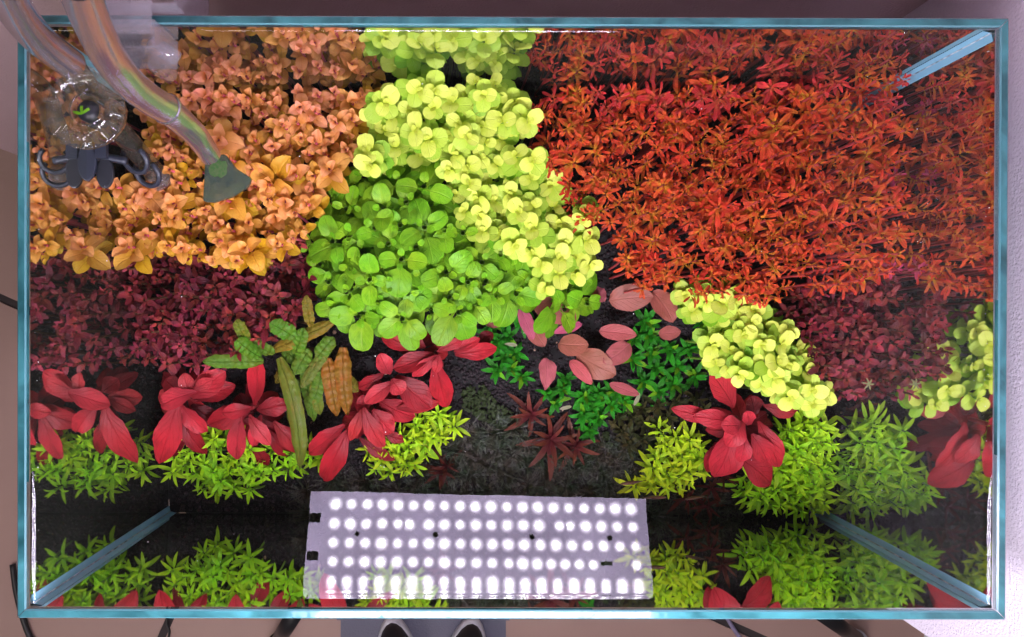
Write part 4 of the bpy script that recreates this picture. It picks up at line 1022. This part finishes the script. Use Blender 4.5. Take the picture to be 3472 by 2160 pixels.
# ------------------------------------------------------------------ bubbles on the water
bv, bf = lathe_vf([(.0001,.0017),(.0008,.0015),(.0014,.001),(.0017,0)], 16)
bub = mesh('bubble', bv, bf, M['bubble'])
for (x, y, s, lbl) in ((2187,572,1.5,'largest bubble with ripple rings on the water over the orange thicket'),(2224,472,1.2,'middling bubble on the water above the largest one by the side glass'),(2148,78,1.0,'bubble touching the back glass near the lilac corner'),(2178,572,.9,'little bubble beside the largest bubble')):
    q = at(x, y, 0); q.z = ZW + .0002
    tag(put('bubble', bub, None, Matrix.Translation(q) @ Matrix.Scale(s, 4)), lbl, 'bubble')

v = []; f = []
for k in range(80):
    x, y, r_ = random.uniform(-IX + .01, IX - .01), random.uniform(-IY + .01, IY - .01), random.uniform(.00015, .0004)
    if random.random() < .35: x = (IX - random.uniform(.001, .004)) * random.choice((-1, 1))
    n0 = len(v); v += [(x + p[0]*r_, y + p[1]*r_, ZW + .0004 + p[2]*r_*.6) for p in IV]; f += [tuple(int(q) + n0 for q in t) for t in IF]
so = put('surface_specks', mesh('surface_specks', v, f, M['white'])); so['kind'] = 'stuff'; tag(so, 'tiny pale specks of dust floating on the water', 'dust')
# ------------------------------------------------------------------ things on the floor around the tank
def shoe(x, y, ang, label):
    p = at(x, y, z=0.0); root = empty('sneaker', p + Vector((0,0,.0)) ); root.rotation_euler = (0,0,R(ang)); tag(root, label, 'shoe', 'black and white sneakers')
    def outline(s, n=28):
        o = []
        for k in range(n):
            a = 2*PI*k/n; yy = math.sin(a); xx = math.cos(a)
            wv = .046 * (1.0 - .18 * max(0, -yy)) * s
            o.append((xx * wv + .006 * yy, yy * .14 * s - .12))
        return o
    n = 28
    def stack(levels):
        v = []; f = []
        for s, z, sh in levels: v += [(a, b + sh, z) for a, b in outline(s)]
        for i in range(len(levels)-1):
            for k in range(n): f.append((i*n+k, i*n+(k+1) % n, (i+1)*n+(k+1) % n, (i+1)*n+k))
        f.append(tuple((len(levels)-1)*n + k for k in range(n)))
        return v, f
    put('sole', mesh('sole', *stack([(1.0,0,0),(1.04,.01,0),(1.03,.025,0),(.98,.028,0)]), M['white']), root)
    put('upper', mesh('upper', *stack([(.97,.028,0),(.95,.045,0),(.86,.062,-.012),(.70,.082,-.035),(.52,.10,-.055)]), M['black']), root)
    for k in (-1, 1):
        pts = catmull([Vector((k*.030,-.005,.067)), Vector((k*.040,-.04,.062)), Vector((k*.043,-.09,.052))], 5)
        put('stripe', mesh('stripe', *tube_vf(pts, .005, 8, True), M['white']), root)
    for k in range(4):
        z = .080 + k*.006; put('lace', mesh('lace', *tube_vf([Vector((-.018,-.045-.017*k,z)), Vector((0,-.043-.017*k,z+.006)), Vector((.018,-.045-.017*k,z))], .003, 6, True), M['white']), root)
shoe(928, 1486, 12, 'black and white sneaker below the front glass, toe towards the fern')
shoe(1112, 1486, -8, 'black and white sneaker below the front glass, toe towards the wall')
mp = at(1005, 1535, z=0.0)
step = empty('grey_mat', (mp.x, mp.y, 0)); tag(step, 'grey-blue foot mat with a raised border under the sneakers', 'mat')
M['mat'] = pmat('grey_blue_mat', (.19,.19,.25), .8, bump=(300,.001))
put('sheet', mesh('sheet', *box_vf(-.165, .165, -.16, .055, .0005, .004), M['mat'], False), step)
put('border', mesh('border', *box_vf(-.172, .172, .0552, .064, .0005, .007), M['mat'], False), step)

def cable(name, pts, r, mat, label, cat='cable'):
    q = catmull(pts, 8); o = q[0].copy(); o.z = 0
    v, f = tube_vf(q, r, 8, True); ob = put(name, mesh(name, [p - o for p in v], f, M[mat])); ob.location = o; tag(ob, label, cat); return ob
cable('black_cable', [at(x, y, z=.006) for x, y in ((30,1340),(38,1400),(50,1450),(66,1500),(95,1560))], .006, 'black', 'thick black cable on the floor by the fern-side front corner of the glass')
cable('white_cable', [at(x, y, z=.004) for x, y in ((2195,1540),(2203,1490),(2230,1470),(2290,1465),(2318,1485),(2312,1545))], .0035, 'white', 'white cable loop on the floor under the front glass edge')
M['lilaccord'] = pmat('lilac_cord', (.30,.26,.42), .6)
cable('lilac_cord', [at(x, y, z=.004) for x, y in ((1710,1440),(1740,1490),(1775,1540))], .004, 'lilaccord', 'dull lilac cord on the floor below the front glass')
cable('thin_black_cord', [at(x, y, z=.003) for x, y in ((397,1440),(396,1480),(402,1500),(394,1540))], .0025, 'black', 'thin black cord on the floor below the star grass')
def tripod(x0, y0, x1, y1, label, foot):
    P, Q = at(x0, y0, z=.30), at(x1, y1, z=.02)
    root = empty('stool_leg', Q); tag(root, label, 'leg')
    v, f = tube_vf([P, Q], .014, 14, True); put('tube', mesh('tube', rel(v, Q), f, M['black']), root)
    d = (Q - P).normalized(); v, f = tube_vf([Q - d*.03, Q + d*.012], [.018,.016], 14, True); put('foot_cap', mesh('foot_cap', rel(v, Q), f, M[foot]), root)
tripod(1950, 1455, 2040, 1520, 'black metal leg with a pale foot cap standing below the front glass', 'white')
tripod(700, 1455, 655, 1530, 'black metal leg standing on the floor below the fern', 'black')
# black valve at the fern-side back corner
vp = at(10, 130, z=.55)
val = empty('hose_valve', (vp.x, vp.y, 0)); tag(val, 'glossy black hose with a valve knob beside the steel pipes', 'hose')
hp = catmull([Vector((vp.x-.05, vp.y+.10, .0)), Vector((vp.x-.03, vp.y+.06, .3)), Vector((vp.x, vp.y, .55)), Vector((vp.x-.02, vp.y-.02, .62))], 6)
v, f = tube_vf(hp, .018, 16, True); put('hose', mesh('hose', rel(v, val.location), f, M['black']), val)
v, f = lathe_vf([(0,.03),(.02,.028),(.028,.012),(.028,-.014),(.02,-.03),(0,-.032)], 20); kb = put('valve_knob', mesh('valve_knob', v, f, M['black']), val, Matrix.Translation(Vector((vp.x, vp.y, .58)) - val.location))
